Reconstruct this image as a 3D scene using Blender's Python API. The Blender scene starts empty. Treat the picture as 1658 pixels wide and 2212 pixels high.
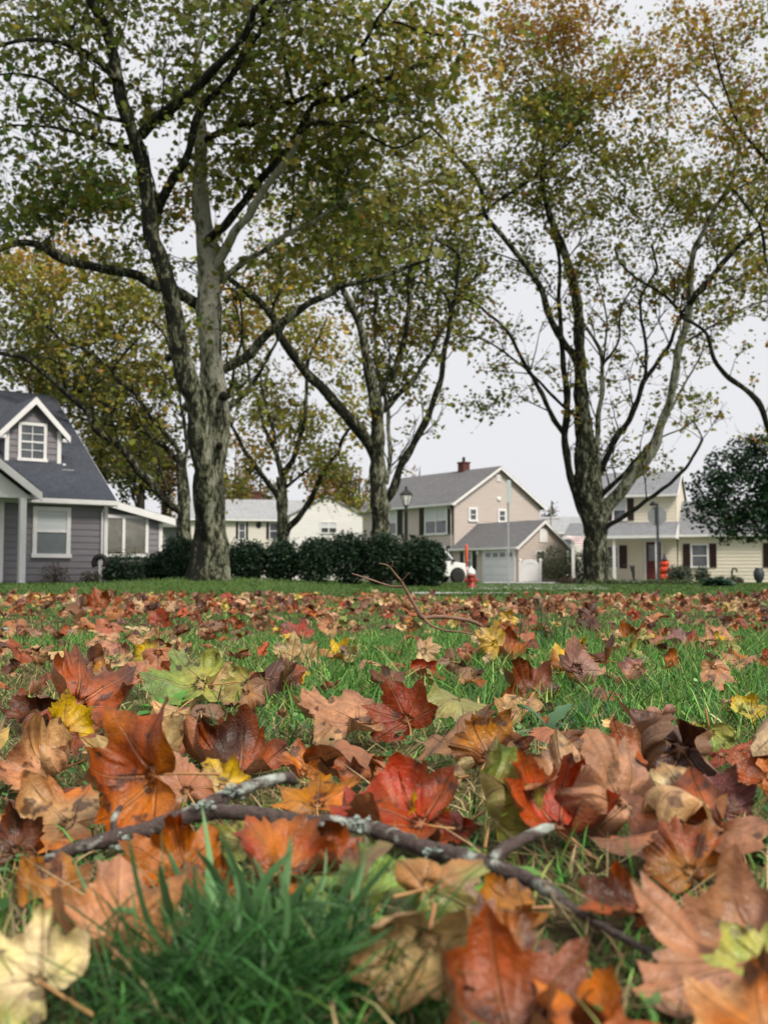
import bpy, bmesh, math, random
import numpy as np
from mathutils import Vector, Matrix
rad = math.radians
rng = np.random.default_rng(7)
random.seed(7)
S = bpy.context.scene
COL = S.collection

# ------------------------------------------------------------ camera, sky, sun, exposure
FPX = 2300.0; CAM_H = 0.30; PITCH = math.atan(142 / FPX)      # focal length in units of a 1658 x 2212 picture
cam = bpy.data.cameras.new('camera'); camo = bpy.data.objects.new('camera', cam); COL.objects.link(camo)
camo.location = (0, 0, CAM_H); camo.rotation_euler = (rad(90) + PITCH, 0, 0)
cam.sensor_fit = 'VERTICAL'; cam.sensor_height = 36.0; cam.lens = 36.0 * FPX / 2212
cam.clip_start = 0.02; cam.clip_end = 3000
cam.dof.use_dof = True; cam.dof.focus_distance = 2.3; cam.dof.aperture_fstop = cam.lens / 1000 / 0.0048
S.camera = camo

SUN_EL, SUN_AZ = rad(48), rad(140)      # azimuth clockwise from +Y: the brighter part of the overcast is behind right
world = bpy.data.worlds.new('World'); S.world = world; world.use_nodes = True
nt = world.node_tree; nt.nodes.clear(); W = nt.nodes.new; K_ = nt.links.new
sky = W('ShaderNodeTexSky'); sky.sky_type = 'NISHITA'; sky.sun_disc = False
sky.sun_elevation = SUN_EL; sky.sun_rotation = SUN_AZ; sky.air_density = 1.0; sky.dust_density = 4.0
tc = W('ShaderNodeTexCoord'); sep = W('ShaderNodeSeparateXYZ'); K_(tc.outputs['Generated'], sep.inputs[0])
rmp = W('ShaderNodeValToRGB'); K_(sep.outputs['Z'], rmp.inputs[0])
e = rmp.color_ramp.elements
e[0].position = 0.0; e[0].color = (.350, .350, .361, 1)
e[1].position = 1.0; e[1].color = (.56, .56, .57, 1)
x_ = rmp.color_ramp.elements.new(0.45); x_.color = (.360, .360, .370, 1)
scl = W('ShaderNodeVectorMath'); scl.operation = 'SCALE'; scl.inputs['Scale'].default_value = 20.5
K_(rmp.outputs[0], scl.inputs[0])
mx = W('ShaderNodeMix'); mx.data_type = 'RGBA'; mx.inputs[0].default_value = 0.93
K_(sky.outputs[0], mx.inputs[6]); K_(scl.outputs[0], mx.inputs[7])
bg = W('ShaderNodeBackground'); bg.inputs['Strength'].default_value = 0.10; K_(mx.outputs[2], bg.inputs[0])
wo = W('ShaderNodeOutputWorld'); K_(bg.outputs[0], wo.inputs[0])
sl = bpy.data.lights.new('sun', 'SUN'); sl.energy = 3.2; sl.angle = rad(15); sl.color = (1, .93, .82)
so = bpy.data.objects.new('sun', sl); COL.objects.link(so)
sd = Vector((math.sin(SUN_AZ) * math.cos(SUN_EL), math.cos(SUN_AZ) * math.cos(SUN_EL), math.sin(SUN_EL)))
so.rotation_euler = sd.to_track_quat('Z', 'Y').to_euler(); so.location = (20, -20, 40)
S.view_settings.view_transform = 'Standard'; S.view_settings.look = 'None'
S.view_settings.exposure = 0.27; S.view_settings.gamma = 1.0
S.cycles.max_bounces = 6; S.cycles.transparent_max_bounces = 4; S.cycles.use_denoising = True

CP, SP = math.cos(PITCH), math.sin(PITCH)
def at(u, v, Y):                       # the world point at distance Y seen at u, v of a 1658 x 2212 picture
    a = (u - 829) / FPX; b = (1106 - v) / FPX; t = Y / (CP - b * SP)
    return Vector((a * t, Y, CAM_H + t * (SP + b * CP)))
def seen(X, Y, Z):
    w = Y * CP + (Z - CAM_H) * SP; up = -Y * SP + (Z - CAM_H) * CP
    return 829 + FPX * X / w, 1106 - FPX * up / w

# ------------------------------------------------------------ object helpers
def tag(o, label=None, cat=None, group=None, kind=None):
    if label: o['label'] = label
    if cat: o['category'] = cat
    if group: o['group'] = group
    if kind: o['kind'] = kind
    return o
def thing(name, label, cat, loc=(0, 0, 0), rotz=0, group=None):
    o = bpy.data.objects.new(name, None); COL.objects.link(o); o.empty_display_size = .2
    o.location = loc; o.rotation_euler = (0, 0, rotz)
    return tag(o, label, cat, group)
def link(name, me, mat, parent=None):
    o = bpy.data.objects.new(name, me); COL.objects.link(o)
    if mat is not None and not me.materials: me.materials.append(mat)
    if parent is not None: o.parent = parent
    return o
def np_mesh(name, V, polys, mat=None, cols=None, attrs=None, smooth=True):
    """V (n,3); polys = list of (m,k) index arrays; cols (n,3) point colours; attrs {name: (n,)}"""
    me = bpy.data.meshes.new(name); V = np.asarray(V, np.float32)
    polys = [np.asarray(p, np.int32) for p in polys if len(p)]
    me.vertices.add(len(V)); me.vertices.foreach_set('co', V.ravel())
    idx = np.concatenate([p.ravel() for p in polys]); tot = np.concatenate([np.full(len(p), p.shape[1], np.int32) for p in polys])
    me.loops.add(len(idx)); me.loops.foreach_set('vertex_index', idx)
    me.polygons.add(len(tot)); st = np.concatenate([[0], np.cumsum(tot)[:-1]]).astype(np.int32)
    me.polygons.foreach_set('loop_start', st); me.polygons.foreach_set('loop_total', tot)
    me.polygons.foreach_set('use_smooth', np.full(len(tot), smooth, bool))
    me.update(calc_edges=True)
    if cols is not None:
        ca = me.color_attributes.new('Col', 'FLOAT_COLOR', 'POINT')
        c4 = np.ones((len(V), 4), np.float32); c4[:, :3] = cols; ca.data.foreach_set('color', c4.ravel())
    for k, a in (attrs or {}).items():
        at_ = me.attributes.new(k, 'FLOAT', 'POINT'); at_.data.foreach_set('value', np.asarray(a, np.float32).ravel())
    me.validate(clean_customdata=False)
    if mat is not None: me.materials.append(mat)
    return me
class MB:
    def __init__(s, tf=None): s.v = []; s.f = []; s.tf = tf
    def add(s, vs, fs):
        o = len(s.v); s.v += [tuple(s.tf(*p)) if s.tf else tuple(p) for p in vs]; s.f += [tuple(i + o for i in f) for f in fs]; return s
    def quad(s, *p): return s.add(p, [tuple(range(len(p)))])
    def box(s, x0, x1, y0, y1, z0, z1):
        return s.add([(x0, y0, z0), (x1, y0, z0), (x1, y1, z0), (x0, y1, z0), (x0, y0, z1), (x1, y0, z1), (x1, y1, z1), (x0, y1, z1)],
                     [(3, 2, 1, 0), (4, 5, 6, 7), (0, 1, 5, 4), (1, 2, 6, 5), (2, 3, 7, 6), (3, 0, 4, 7)])
    def prism(s, poly, lo, hi, ax):    # poly in the two other axes (in order), swept along ax
        n = len(poly)
        def m(a, b, c): return (c, a, b) if ax == 0 else (a, c, b) if ax == 1 else (a, b, c)
        return s.add([m(a, b, lo) for a, b in poly] + [m(a, b, hi) for a, b in poly],
                     [tuple(range(n))[::-1], tuple(range(n, 2 * n))] + [(i, (i + 1) % n, n + (i + 1) % n, n + i) for i in range(n)])
    def lathe(s, prof, c=(0, 0), n=20, axis='z', cz=0):
        vs = []; fs = []
        for r, z in prof:
            for k in range(n):
                a = 2 * math.pi * k / n; p, q = r * math.cos(a), r * math.sin(a)
                vs.append((c[0] + p, c[1] + q, cz + z) if axis == 'z' else (c[0] + p, c[1] + z, cz + q))
        for i in range(len(prof) - 1):
            for k in range(n): fs.append((i * n + k, i * n + (k + 1) % n, (i + 1) * n + (k + 1) % n, (i + 1) * n + k))
        fs.append(tuple(range(n))[::-1]); fs.append(tuple(range((len(prof) - 1) * n, len(prof) * n)))
        return s.add(vs, fs)
    def tube(s, pts, rs, n=10):
        V, F = tube_np(np.array(pts, float), np.array(rs, float) if hasattr(rs, '__len__') else np.full(len(pts), rs), n)
        k = len(pts)
        return s.add([tuple(p) for p in V], [tuple(f) for f in F] + [tuple(range(n))[::-1], tuple(range((k - 1) * n, k * n))])
    def build(s, name, mat, parent=None, smooth=False, bevel=0):
        me = bpy.data.meshes.new(name); me.from_pydata(s.v, [], s.f); me.update()
        bm = bmesh.new(); bm.from_mesh(me); bmesh.ops.recalc_face_normals(bm, faces=bm.faces)
        if bevel: bmesh.ops.bevel(bm, geom=[e_ for e_ in bm.edges if len(e_.link_faces) == 2 and e_.calc_face_angle(0) > .5], offset=bevel, segments=2, affect='EDGES', profile=.5)
        bm.to_mesh(me); bm.free()
        if smooth: me.polygons.foreach_set('use_smooth', [True] * len(me.polygons))
        return link(name, me, mat, parent)
def tube_np(P, R, n):
    T = np.gradient(P, axis=0); T /= np.linalg.norm(T, axis=1)[:, None] + 1e-9
    a = np.array([0, 0, 1.]) if abs(T[0, 2]) < .9 else np.array([1., 0, 0])
    N = np.cross(T[0], a); N /= np.linalg.norm(N); ang = np.arange(n) * 2 * np.pi / n
    V = np.empty((len(P), n, 3))
    for i in range(len(P)):
        N = N - T[i] * N.dot(T[i]); N /= np.linalg.norm(N) + 1e-9; B = np.cross(T[i], N)
        V[i] = P[i] + R[i] * (np.cos(ang)[:, None] * N + np.sin(ang)[:, None] * B)
    k = np.arange(n); k2 = (k + 1) % n; i = np.arange(len(P) - 1)[:, None] * n
    F = np.stack([i + k, i + k2, i + n + k2, i + n + k], -1).reshape(-1, 4)
    return V.reshape(-1, 3), F
def catmull(P, step):
    P = np.asarray(P, float); Q = np.vstack([2 * P[0] - P[1], P, 2 * P[-1] - P[-2]]); out = []
    for i in range(1, len(Q) - 2):
        n = max(2, int(np.linalg.norm(Q[i + 1, :3] - Q[i, :3]) / step)); t = (np.arange(n) / n)[:, None]
        a, b, c, d = Q[i - 1], Q[i], Q[i + 1], Q[i + 2]
        out.append(.5 * (2 * b + (c - a) * t + (2 * a - 5 * b + 4 * c - d) * t ** 2 + (-a + 3 * b - 3 * c + d) * t ** 3))
    out.append(P[-1:]); return np.vstack(out)

# ------------------------------------------------------------ materials
def nodes(name):
    m = bpy.data.materials.new(name); m.use_nodes = True; n = m.node_tree; n.nodes.clear()
    out = n.nodes.new('ShaderNodeOutputMaterial'); b = n.nodes.new('ShaderNodeBsdfPrincipled'); n.links.new(b.outputs[0], out.inputs[0])
    return m, n, b, out
def coord(n, kind='Object', scale=None):
    t = n.nodes.new('ShaderNodeTexCoord'); o = t.outputs[kind]
    if scale:
        mp = n.nodes.new('ShaderNodeMapping'); mp.inputs['Scale'].default_value = scale; n.links.new(o, mp.inputs[0]); o = mp.outputs[0]
    return o
def noise(n, vec, scale, detail=4, rough=.6, dist=0):
    t = n.nodes.new('ShaderNodeTexNoise'); t.inputs['Scale'].default_value = scale; t.inputs['Detail'].default_value = detail
    t.inputs['Roughness'].default_value = rough; t.inputs['Distortion'].default_value = dist
    if vec is not None: n.links.new(vec, t.inputs['Vector'])
    return t.outputs['Fac']
def ramp(n, fac, stops):
    r = n.nodes.new('ShaderNodeValToRGB'); n.links.new(fac, r.inputs[0]); el = r.color_ramp.elements
    while len(el) < len(stops): el.new(.5)
    for e_, (p, c) in zip(el, stops): e_.position = p; e_.color = (*c, 1) if len(c) == 3 else c
    return r.outputs[0]
def mix(n, fac, a, b, mode='MIX'):
    m = n.nodes.new('ShaderNodeMix'); m.data_type = 'RGBA'; m.blend_type = mode
    for s_, v in ((m.inputs[0], fac), (m.inputs[6], a), (m.inputs[7], b)):
        if hasattr(v, 'links'): n.links.new(v, s_)
        elif isinstance(v, (tuple, list)): s_.default_value = (*v, 1)
        else: s_.default_value = v
    return m.outputs[2]
def math_(n, op, a, b=None, c=None):
    m = n.nodes.new('ShaderNodeMath'); m.operation = op
    for s_, v in zip(m.inputs, (a, b, c)):
        if v is None: continue
        if hasattr(v, 'links'): n.links.new(v, s_)
        else: s_.default_value = v
    return m.outputs[0]
def bump(n, b, h, strength, dist=.02):
    k = n.nodes.new('ShaderNodeBump'); k.inputs['Strength'].default_value = strength; k.inputs['Distance'].default_value = dist
    n.links.new(h, k.inputs['Height']); n.links.new(k.outputs[0], b.inputs['Normal'])
def setc(n, b, c):
    if hasattr(c, 'links'): n.links.new(c, b.inputs['Base Color'])
    else: b.inputs['Base Color'].default_value = (*c, 1)
def plain(name, c1, c2=None, scale=3.0, rough=.7, bmp=.15, metal=0, bscale=None, spec=.4, stretch=None):
    m, n, b, o = nodes(name); v = coord(n, 'Object', stretch)
    c2 = c2 or tuple(x * .78 for x in c1)
    f = noise(n, v, scale, 5); setc(n, b, ramp(n, f, [(.3, c2), (.7, c1)]))
    b.inputs['Roughness'].default_value = rough; b.inputs['Metallic'].default_value = metal; b.inputs['Specular IOR Level'].default_value = spec
    if bmp: bump(n, b, noise(n, v, bscale or scale * 8, 4), bmp)
    return m
def siding_mat(name, c1, c2):
    m, n, b, o = nodes(name); v = coord(n, 'Object', (.6, .6, 6))
    f = noise(n, v, 1.6, 4); g = noise(n, coord(n), .5, 3)
    setc(n, b, mix(n, math_(n, 'MULTIPLY', g, .5), ramp(n, f, [(.3, c2), (.7, c1)]), tuple(x * .85 for x in c2)))
    b.inputs['Roughness'].default_value = .6; bump(n, b, noise(n, coord(n, 'Object', (3, 3, 40)), 4), .12); return m
def shingle_mat(name, c1, c2):
    m, n, b, o = nodes(name); v = coord(n)
    br = n.nodes.new('ShaderNodeTexBrick'); br.inputs['Scale'].default_value = 1.0
    mp = n.nodes.new('ShaderNodeMapping'); mp.inputs['Rotation'].default_value = (rad(90), 0, 0); n.links.new(v, mp.inputs[0]); n.links.new(mp.outputs[0], br.inputs[0])
    br.inputs['Brick Width'].default_value = .3; br.inputs['Row Height'].default_value = .1; br.inputs['Mortar Size'].default_value = .006
    br.inputs['Color1'].default_value = (*c1, 1); br.inputs['Color2'].default_value = (*c2, 1); br.inputs['Mortar'].default_value = (*[x * .55 for x in c2], 1)
    f = noise(n, v, 40, 3, .8); g = noise(n, v, 1.1, 4)
    f2 = noise(n, v, 9, 5, .8); c = mix(n, ramp(n, f, [(.35, (0, 0, 0)), (.65, (.6, .6, .6))]), br.outputs[0], tuple(x * 2.0 for x in c1)); c = mix(n, .6, c, ramp(n, f2, [(.36, (.35, .35, .35)), (.64, (1.7, 1.7, 1.7))]), 'MULTIPLY')
    setc(n, b, mix(n, math_(n, 'MULTIPLY', g, .45), c, tuple(x * .6 for x in c2)))
    b.inputs['Roughness'].default_value = .85; bump(n, b, f, .5, .01); return m
def leafy_mat(name, rough=.5, transl=.3, vary=.35, spec=.35):
    m, n, b, o = nodes(name); a = n.nodes.new('ShaderNodeAttribute'); a.attribute_name = 'Col'
    f = noise(n, coord(n), 14, 3); c = mix(n, vary, a.outputs['Color'], ramp(n, f, [(.3, (.45, .45, .45)), (.7, (1.35, 1.35, 1.35))]), 'MULTIPLY')
    setc(n, b, c); b.inputs['Roughness'].default_value = rough; b.inputs['Specular IOR Level'].default_value = spec
    t = n.nodes.new('ShaderNodeBsdfTranslucent'); n.links.new(c, t.inputs[0])
    s_ = n.nodes.new('ShaderNodeMixShader'); s_.inputs[0].default_value = transl
    n.links.new(b.outputs[0], s_.inputs[1]); n.links.new(t.outputs[0], s_.inputs[2]); n.links.new(s_.outputs[0], o.inputs[0]); return m
def glass_mat(name, c, rough=.06):
    m, n, b, o = nodes(name); v = coord(n)
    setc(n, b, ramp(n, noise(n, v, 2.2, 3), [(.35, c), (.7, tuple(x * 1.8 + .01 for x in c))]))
    b.inputs['Roughness'].default_value = rough; b.inputs['Specular IOR Level'].default_value = .9; b.inputs['Coat Weight'].default_value = .4
    bump(n, b, noise(n, v, 1.5, 2), .03); return m
def bark_mat():
    m, n, b, o = nodes('sycamore_bark'); v = coord(n)
    a = n.nodes.new('ShaderNodeAttribute'); a.attribute_name = 'pale'
    vs = coord(n, 'Object', (1, 1, .38))
    f1 = noise(n, vs, 5.5, 8, .72, .35); f2 = noise(n, vs, 17, 6, .75, .3); f3 = noise(n, vs, 45, 4, .75)
    th = math_(n, 'ADD', math_(n, 'MULTIPLY', f1, .6), math_(n, 'MULTIPLY', f2, .4))
    th = math_(n, 'ADD', .5, math_(n, 'MULTIPLY', math_(n, 'SUBTRACT', th, .5), 1.75))
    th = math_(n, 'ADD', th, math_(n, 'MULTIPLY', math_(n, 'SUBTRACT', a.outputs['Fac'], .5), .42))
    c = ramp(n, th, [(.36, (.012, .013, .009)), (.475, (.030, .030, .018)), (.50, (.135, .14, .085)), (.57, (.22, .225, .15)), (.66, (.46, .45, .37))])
    c = mix(n, .5, c, ramp(n, f3, [(.35, (.40, .40, .40)), (.65, (1.4, 1.4, 1.4))]), 'MULTIPLY')
    setc(n, b, c); b.inputs['Roughness'].default_value = .85; b.inputs['Specular IOR Level'].default_value = .2
    bump(n, b, math_(n, 'ADD', f2, math_(n, 'MULTIPLY', f3, .6)), 1.0, .08); return m
def fallen_mat():
    m, n, b, o = nodes('dry_leaf'); A = lambda k: (lambda a: (setattr(a, 'attribute_name', k), a)[1])(n.nodes.new('ShaderNodeAttribute'))
    col = A('Col').outputs['Color']; vd = A('vd').outputs['Fac']; va = A('va').outputs['Fac']
    tcn = n.nodes.new('ShaderNodeTexCoord'); oi = n.nodes.new('ShaderNodeObjectInfo')
    ad = n.nodes.new('ShaderNodeVectorMath'); ad.operation = 'ADD'; n.links.new(tcn.outputs['Object'], ad.inputs[0]); n.links.new(oi.outputs['Random'], ad.inputs[1]); v = ad.outputs[0]
    f = noise(n, v, 26, 5, .65, .4); g = noise(n, v, 90, 4, .7); sp = noise(n, v, 38, 2, .5)
    c = mix(n, .75, col, ramp(n, f, [(.30, (.30, .25, .22)), (.5, (1, 1, 1)), (.70, (1.6, 1.55, 1.45))]), 'MULTIPLY')
    c = mix(n, .4, c, ramp(n, g, [(.3, (.6, .6, .6)), (.7, (1.35, 1.35, 1.35))]), 'MULTIPLY')
    c = mix(n, ramp(n, sp, [(.61, (0, 0, 0)), (.67, (.8, .8, .8))]), c, (.035, .014, .008))       # dark blotches
    w = math_(n, 'SUBTRACT', .034, math_(n, 'MULTIPLY', va, .02))
    pr = math_(n, 'SUBTRACT', 1, n_smooth(n, vd, math_(n, 'MULTIPLY', w, .35), w))
    ch = math_(n, 'FRACT', math_(n, 'MULTIPLY', math_(n, 'SUBTRACT', va, math_(n, 'MULTIPLY', vd, .95)), 6.5))
    se = math_(n, 'MULTIPLY', math_(n, 'GREATER_THAN', ch, .90), .4)
    vein = math_(n, 'MAXIMUM', pr, se)
    geo = n.nodes.new('ShaderNodeNewGeometry')
    under = mix(n, .32, c, (.42, .24, .13))                                                    # dull paler underside
    c = mix(n, geo.outputs['Backfacing'], c, under)
    c = mix(n, math_(n, 'MULTIPLY', vein, .55), c, mix(n, .5, c, (.42, .22, .10)))
    setc(n, b, c); b.inputs['Roughness'].default_value = .38; b.inputs['Specular IOR Level'].default_value = .42
    bump(n, b, math_(n, 'ADD', math_(n, 'SUBTRACT', math_(n, 'MULTIPLY', g, .6), vein), math_(n, 'MULTIPLY', f, 1.2)), .8, .005)
    t = n.nodes.new('ShaderNodeBsdfTranslucent'); n.links.new(c, t.inputs[0])
    s_ = n.nodes.new('ShaderNodeMixShader'); s_.inputs[0].default_value = .13
    n.links.new(b.outputs[0], s_.inputs[1]); n.links.new(t.outputs[0], s_.inputs[2]); n.links.new(s_.outputs[0], o.inputs[0]); return m
def n_smooth(n, x, lo, hi):
    r = n.nodes.new('ShaderNodeMapRange'); r.interpolation_type = 'SMOOTHSTEP'
    for s_, v in zip(r.inputs[:3], (x, lo, hi)):
        if hasattr(v, 'links'): n.links.new(v, s_)
        else: s_.default_value = v
    return r.outputs[0]
def ground_mat():
    m, n, b, o = nodes('lawn_soil'); v = coord(n)
    f = noise(n, v, 2.2, 5); g = noise(n, v, 24, 5, .7); h = noise(n, v, 110, 3, .7)
    c = ramp(n, g, [(.30, (.018, .012, .007)), (.5, (.050, .036, .017)), (.7, (.16, .12, .055))])
    c2 = ramp(n, h, [(.3, (.030, .055, .014)), (.7, (.085, .15, .032))])
    sx = n.nodes.new('ShaderNodeSeparateXYZ'); n.links.new(v, sx.inputs[0])
    far = n_smooth(n, sx.outputs['Y'], 6.0, 20.0)
    k = math_(n, 'ADD', ramp(n, f, [(.42, (0, 0, 0)), (.62, (.7, .7, .7))]), far)
    k = math_(n, 'MINIMUM', k, .96)
    setc(n, b, mix(n, k, c, c2)); b.inputs['Roughness'].default_value = .95; b.inputs['Specular IOR Level'].default_value = .1
    bump(n, b, g, .8, .02); return m
def pave_mat(name, c):
    m, n, b, o = nodes(name); v = coord(n); f = noise(n, v, 1.3, 6); g = noise(n, v, 60, 3)
    c1 = ramp(n, f, [(.3, tuple(x * .7 for x in c)), (.7, c)]); setc(n, b, mix(n, .35, c1, ramp(n, g, [(.3, (.6, .6, .6)), (.7, (1.3, 1.3, 1.3))]), 'MULTIPLY'))
    b.inputs['Roughness'].default_value = .9; bump(n, b, g, .3, .01); return m
M = dict(
    bark=bark_mat(), leaf=leafy_mat('tree_leaf', .5, .42, .3), fallen=fallen_mat(), grass=leafy_mat('grass_blade', .5, .25, .45, .3),
    bush=leafy_mat('bush_leaf', .45, .2, .4), ground=ground_mat(), walk=pave_mat('concrete', (.48, .47, .46)), drive=pave_mat('driveway_concrete', (.42, .41, .39)),
    road=pave_mat('asphalt', (.10, .10, .105)),
    mauve=siding_mat('mauve_siding', (.215, .200, .218), (.160, .150, .165)), tan=siding_mat('tan_siding', (.56, .485, .44), (.50, .43, .385)),
    cream=siding_mat('cream_siding', (.80, .74, .61), (.74, .67, .54)), white=siding_mat('white_siding', (.78, .77, .74), (.68, .67, .64)),
    grey=siding_mat('grey_siding', (.42, .43, .46), (.34, .35, .38)), ivory=siding_mat('ivory_siding', (.70, .67, .60), (.62, .59, .52)),
    roof_blue=shingle_mat('slate_shingles', (.040, .046, .062), (.028, .032, .044)), roof_grey=shingle_mat('grey_shingles', (.115, .113, .115), (.085, .083, .085)),
    roof_pale=shingle_mat('pale_shingles', (.27, .275, .28), (.21, .215, .22)), roof_mid=shingle_mat('weathered_shingles', (.17, .175, .185), (.13, .135, .145)),
    trim=plain('white_trim', (.78, .77, .76), (.68, .67, .66), 2.5, .5, .06), black=plain('black_paint', (.012, .012, .013), (.02, .02, .02), 6, .45, .05),
    pane=glass_mat('window_glass', (.030, .036, .040)), blind=plain('window_blind', (.62, .64, .65), (.50, .53, .55), 1.2, .35, .05, stretch=(.5, .5, 14)),
    screen=plain('insect_screen', (.16, .18, .19), (.13, .15, .16), 5, .3, .05), pane_reflect=glass_mat('porch_glass', (.10, .095, .075), .08),  # porch_glass: paler mottled colour painted in for tree reflections on the wing panes
    brick=plain('chimney_brick', (.13, .045, .033), (.07, .028, .022), 9, .9, .4), lead=plain('lead_flashing', (.03, .03, .035), None, 5, .5, .1),
    steel=plain('galvanised_steel', (.36, .38, .39), (.25, .27, .28), 7, .45, .08, .3), signback=plain('sign_back', (.27, .28, .30), (.22, .23, .25), 3, .5, .05),
    darkpost=plain('dark_steel_post', (.055, .065, .075), (.035, .04, .05), 8, .5, .1), signgreen=plain('street_sign', (.42, .50, .48), (.36, .44, .42), 3, .4, .03),
    orange=plain('orange_plastic', (.62, .10, .03), (.50, .075, .025), 4, .4, .04), red=plain('red_enamel', (.34, .04, .025), (.22, .025, .018), 5, .4, .06),
    pumpkin=plain('inflatable_nylon', (.66, .065, .02), (.52, .05, .016), 3, .45, .1), carpaint=plain('white_car_paint', (.80, .80, .80), (.74, .74, .75), 1.5, .2, .01, spec=.6),
    tyre=plain('tyre_rubber', (.012, .012, .012), (.02, .02, .02), 12, .8, .2), rim=plain('wheel_rim', (.10, .10, .11), (.05, .05, .055), 9, .35, .03, .8),
    door=plain('red_door', (.12, .022, .018), (.09, .016, .014), 2, .4, .05), lampglass=glass_mat('lantern_glass', (.62, .62, .60), .15),
    maroon=plain('maroon_shutter', (.045, .020, .018), (.03, .014, .013), 5, .5, .1), garage=plain('garage_door_white', (.74, .74, .76), (.68, .68, .70), 1.5, .45, .04),
    stick=None, flag=None)
# ------------------------------------------------------------ ground
def sstep(x, a, b):
    t = np.clip((np.asarray(x, float) - a) / (b - a), 0, 1); return t * t * (3 - 2 * t)
def gz(x, y):
    x = np.asarray(x, float); y = np.asarray(y, float)
    near = 1 - sstep(y, 14, 22)
    z = near * (.012 * np.sin(1.9 * x + .7) * np.sin(1.3 * y + .4) + .007 * np.sin(4.7 * x + 1.1 * y) + .005 * np.sin(7.1 * y - 2.3 * x + 1))
    z = z + .21 * np.exp(-(((x + 3.9) / 2.6) ** 2 + ((y - 23.5) / 2.2) ** 2))                     # mound round the roots of the big tree
    z = z + .10 * sstep(y, 21.5, 25) * (1 - sstep(x, -3, 1.5)) + .03 * sstep(y, 21.5, 26)
    return z
def gz1(x, y): return float(gz(x, y))
rr = np.concatenate([[0], np.geomspace(.12, 60, 150), np.geomspace(66, 900, 22)]); NA = 240
aa = np.arange(NA) * 2 * np.pi / NA
# finer angles ahead of the viewpoint
X = (rr[1:, None] * np.sin(aa)).ravel(); Y = (rr[1:, None] * np.cos(aa)).ravel()
V = np.vstack([[0, 0, gz1(0, 0)], np.stack([X, Y, gz(X, Y)], 1)])
i = np.arange(len(rr) - 2)[:, None] * NA; k = np.arange(NA); k2 = (k + 1) % NA
F = np.stack([1 + i + k, 1 + i + NA + k, 1 + i + NA + k2, 1 + i + k2], -1).reshape(-1, 4)
T = np.stack([np.zeros(NA, int), 1 + k, 1 + k2], 1)
tag(link('lawn_ground', np_mesh('lawn_ground', V, [F, T], M['ground']), None), kind='structure')
def strip(name, poly, mat, z=.004, step=1.0):          # a sheet draped z above the ground
    (x0, y0), (x1, y1), (x2, y2), (x3, y3) = poly
    n = max(2, int(max(math.dist(poly[0], poly[1]), math.dist(poly[3], poly[2])) / step)); m = max(2, int(math.dist(poly[0], poly[3]) / step))
    s, t = np.meshgrid(np.linspace(0, 1, n + 1), np.linspace(0, 1, m + 1))
    X = (x0 * (1 - s) + x1 * s) * (1 - t) + (x3 * (1 - s) + x2 * s) * t; Y = (y0 * (1 - s) + y1 * s) * (1 - t) + (y3 * (1 - s) + y2 * s) * t
    Z = gz(X, Y) + z; V = np.stack([X.ravel(), Y.ravel(), Z.ravel()], 1)
    a = (np.arange(m)[:, None] * (n + 1) + np.arange(n)).ravel(); F = np.stack([a, a + 1, a + n + 2, a + n + 1], 1)
    return tag(link(name, np_mesh(name, V, [F], mat), None), kind='structure')
strip('pavement', [(.5, 18.6), (2.2, 18.5), (2.4, 19.8), (.5, 19.9)], M['walk'], .03, .3)
strip('driveway', [(1.9, 24.5), (5.2, 24.5), (12.2, 64), (6.2, 66)], M['drive'], .012, 2)

# ------------------------------------------------------------ sycamore trees: limbs followed from the photograph, each at its own depth
def cA(x, y): return x * .34456, y * .34456
def cB(x, y): return 539.5 + x * .34456, y * .34456
def cC(x, y): return 1086.7 + x * .34456, y * .34456
def cD(x, y): return x * .34456, 507.8 + y * .34456
def cE(x, y): return 444.3 + x * .34456, 507.8 + y * .34456
def cF(x, y): return 983.9 + x * .40658, 507.8 + y * .40658
def cG(x, y): return 380.9 + x * .268, 825.2 + y * .268
def cL(x, y): return x * .268, 825.2 + y * .268
def cH(x, y): return 761.7 + x * .268, 920.4 + y * .268
def cK(x, y): return 1174.3 + x * .29173, 920.4 + y * .29173
def tr(*segs):                    # ('A', (x,y),(x,y)...)
    out = []
    for s_ in segs:
        f = globals()['c' + s_[0]]
        out += [f(*p) for p in s_[1:]]
    return out
# leaf templates for crowns (two faces hinged at the midrib)
LT = np.array([(0, 0, 0), (.34, -.06, .06), (.26, .14, .05), (.62, .30, .14), (.36, .42, .08), (.40, .66, .10), (.16, .70, .03), (0, 1, 0),
               (-.34, -.06, .06), (-.26, .14, .05), (-.62, .30, .14), (-.36, .42, .08), (-.40, .66, .10), (-.16, .70, .03)], float)
LF = [[0, 1, 2, 3, 4, 5, 6, 7], [0, 7, 13, 12, 11, 10, 9, 8]]
ST = np.array([(0, 0, 0), (.28, .4, .06), (0, 1, 0), (-.28, .4, .06)], float); SF = [[0, 1, 2, 3]]
def rand_rot(n, up=.5, r=rng):
    nz = r.normal(size=(n, 3)); nz[:, 2] += up * 2; nz /= np.linalg.norm(nz, axis=1)[:, None]
    t = r.normal(size=(n, 3)); t[:, 2] -= .6
    y = t - nz * (t * nz).sum(1)[:, None]; y /= np.linalg.norm(y, axis=1)[:, None] + 1e-9
    x = np.cross(y, nz); return np.stack([x, y, nz], 2)
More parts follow.
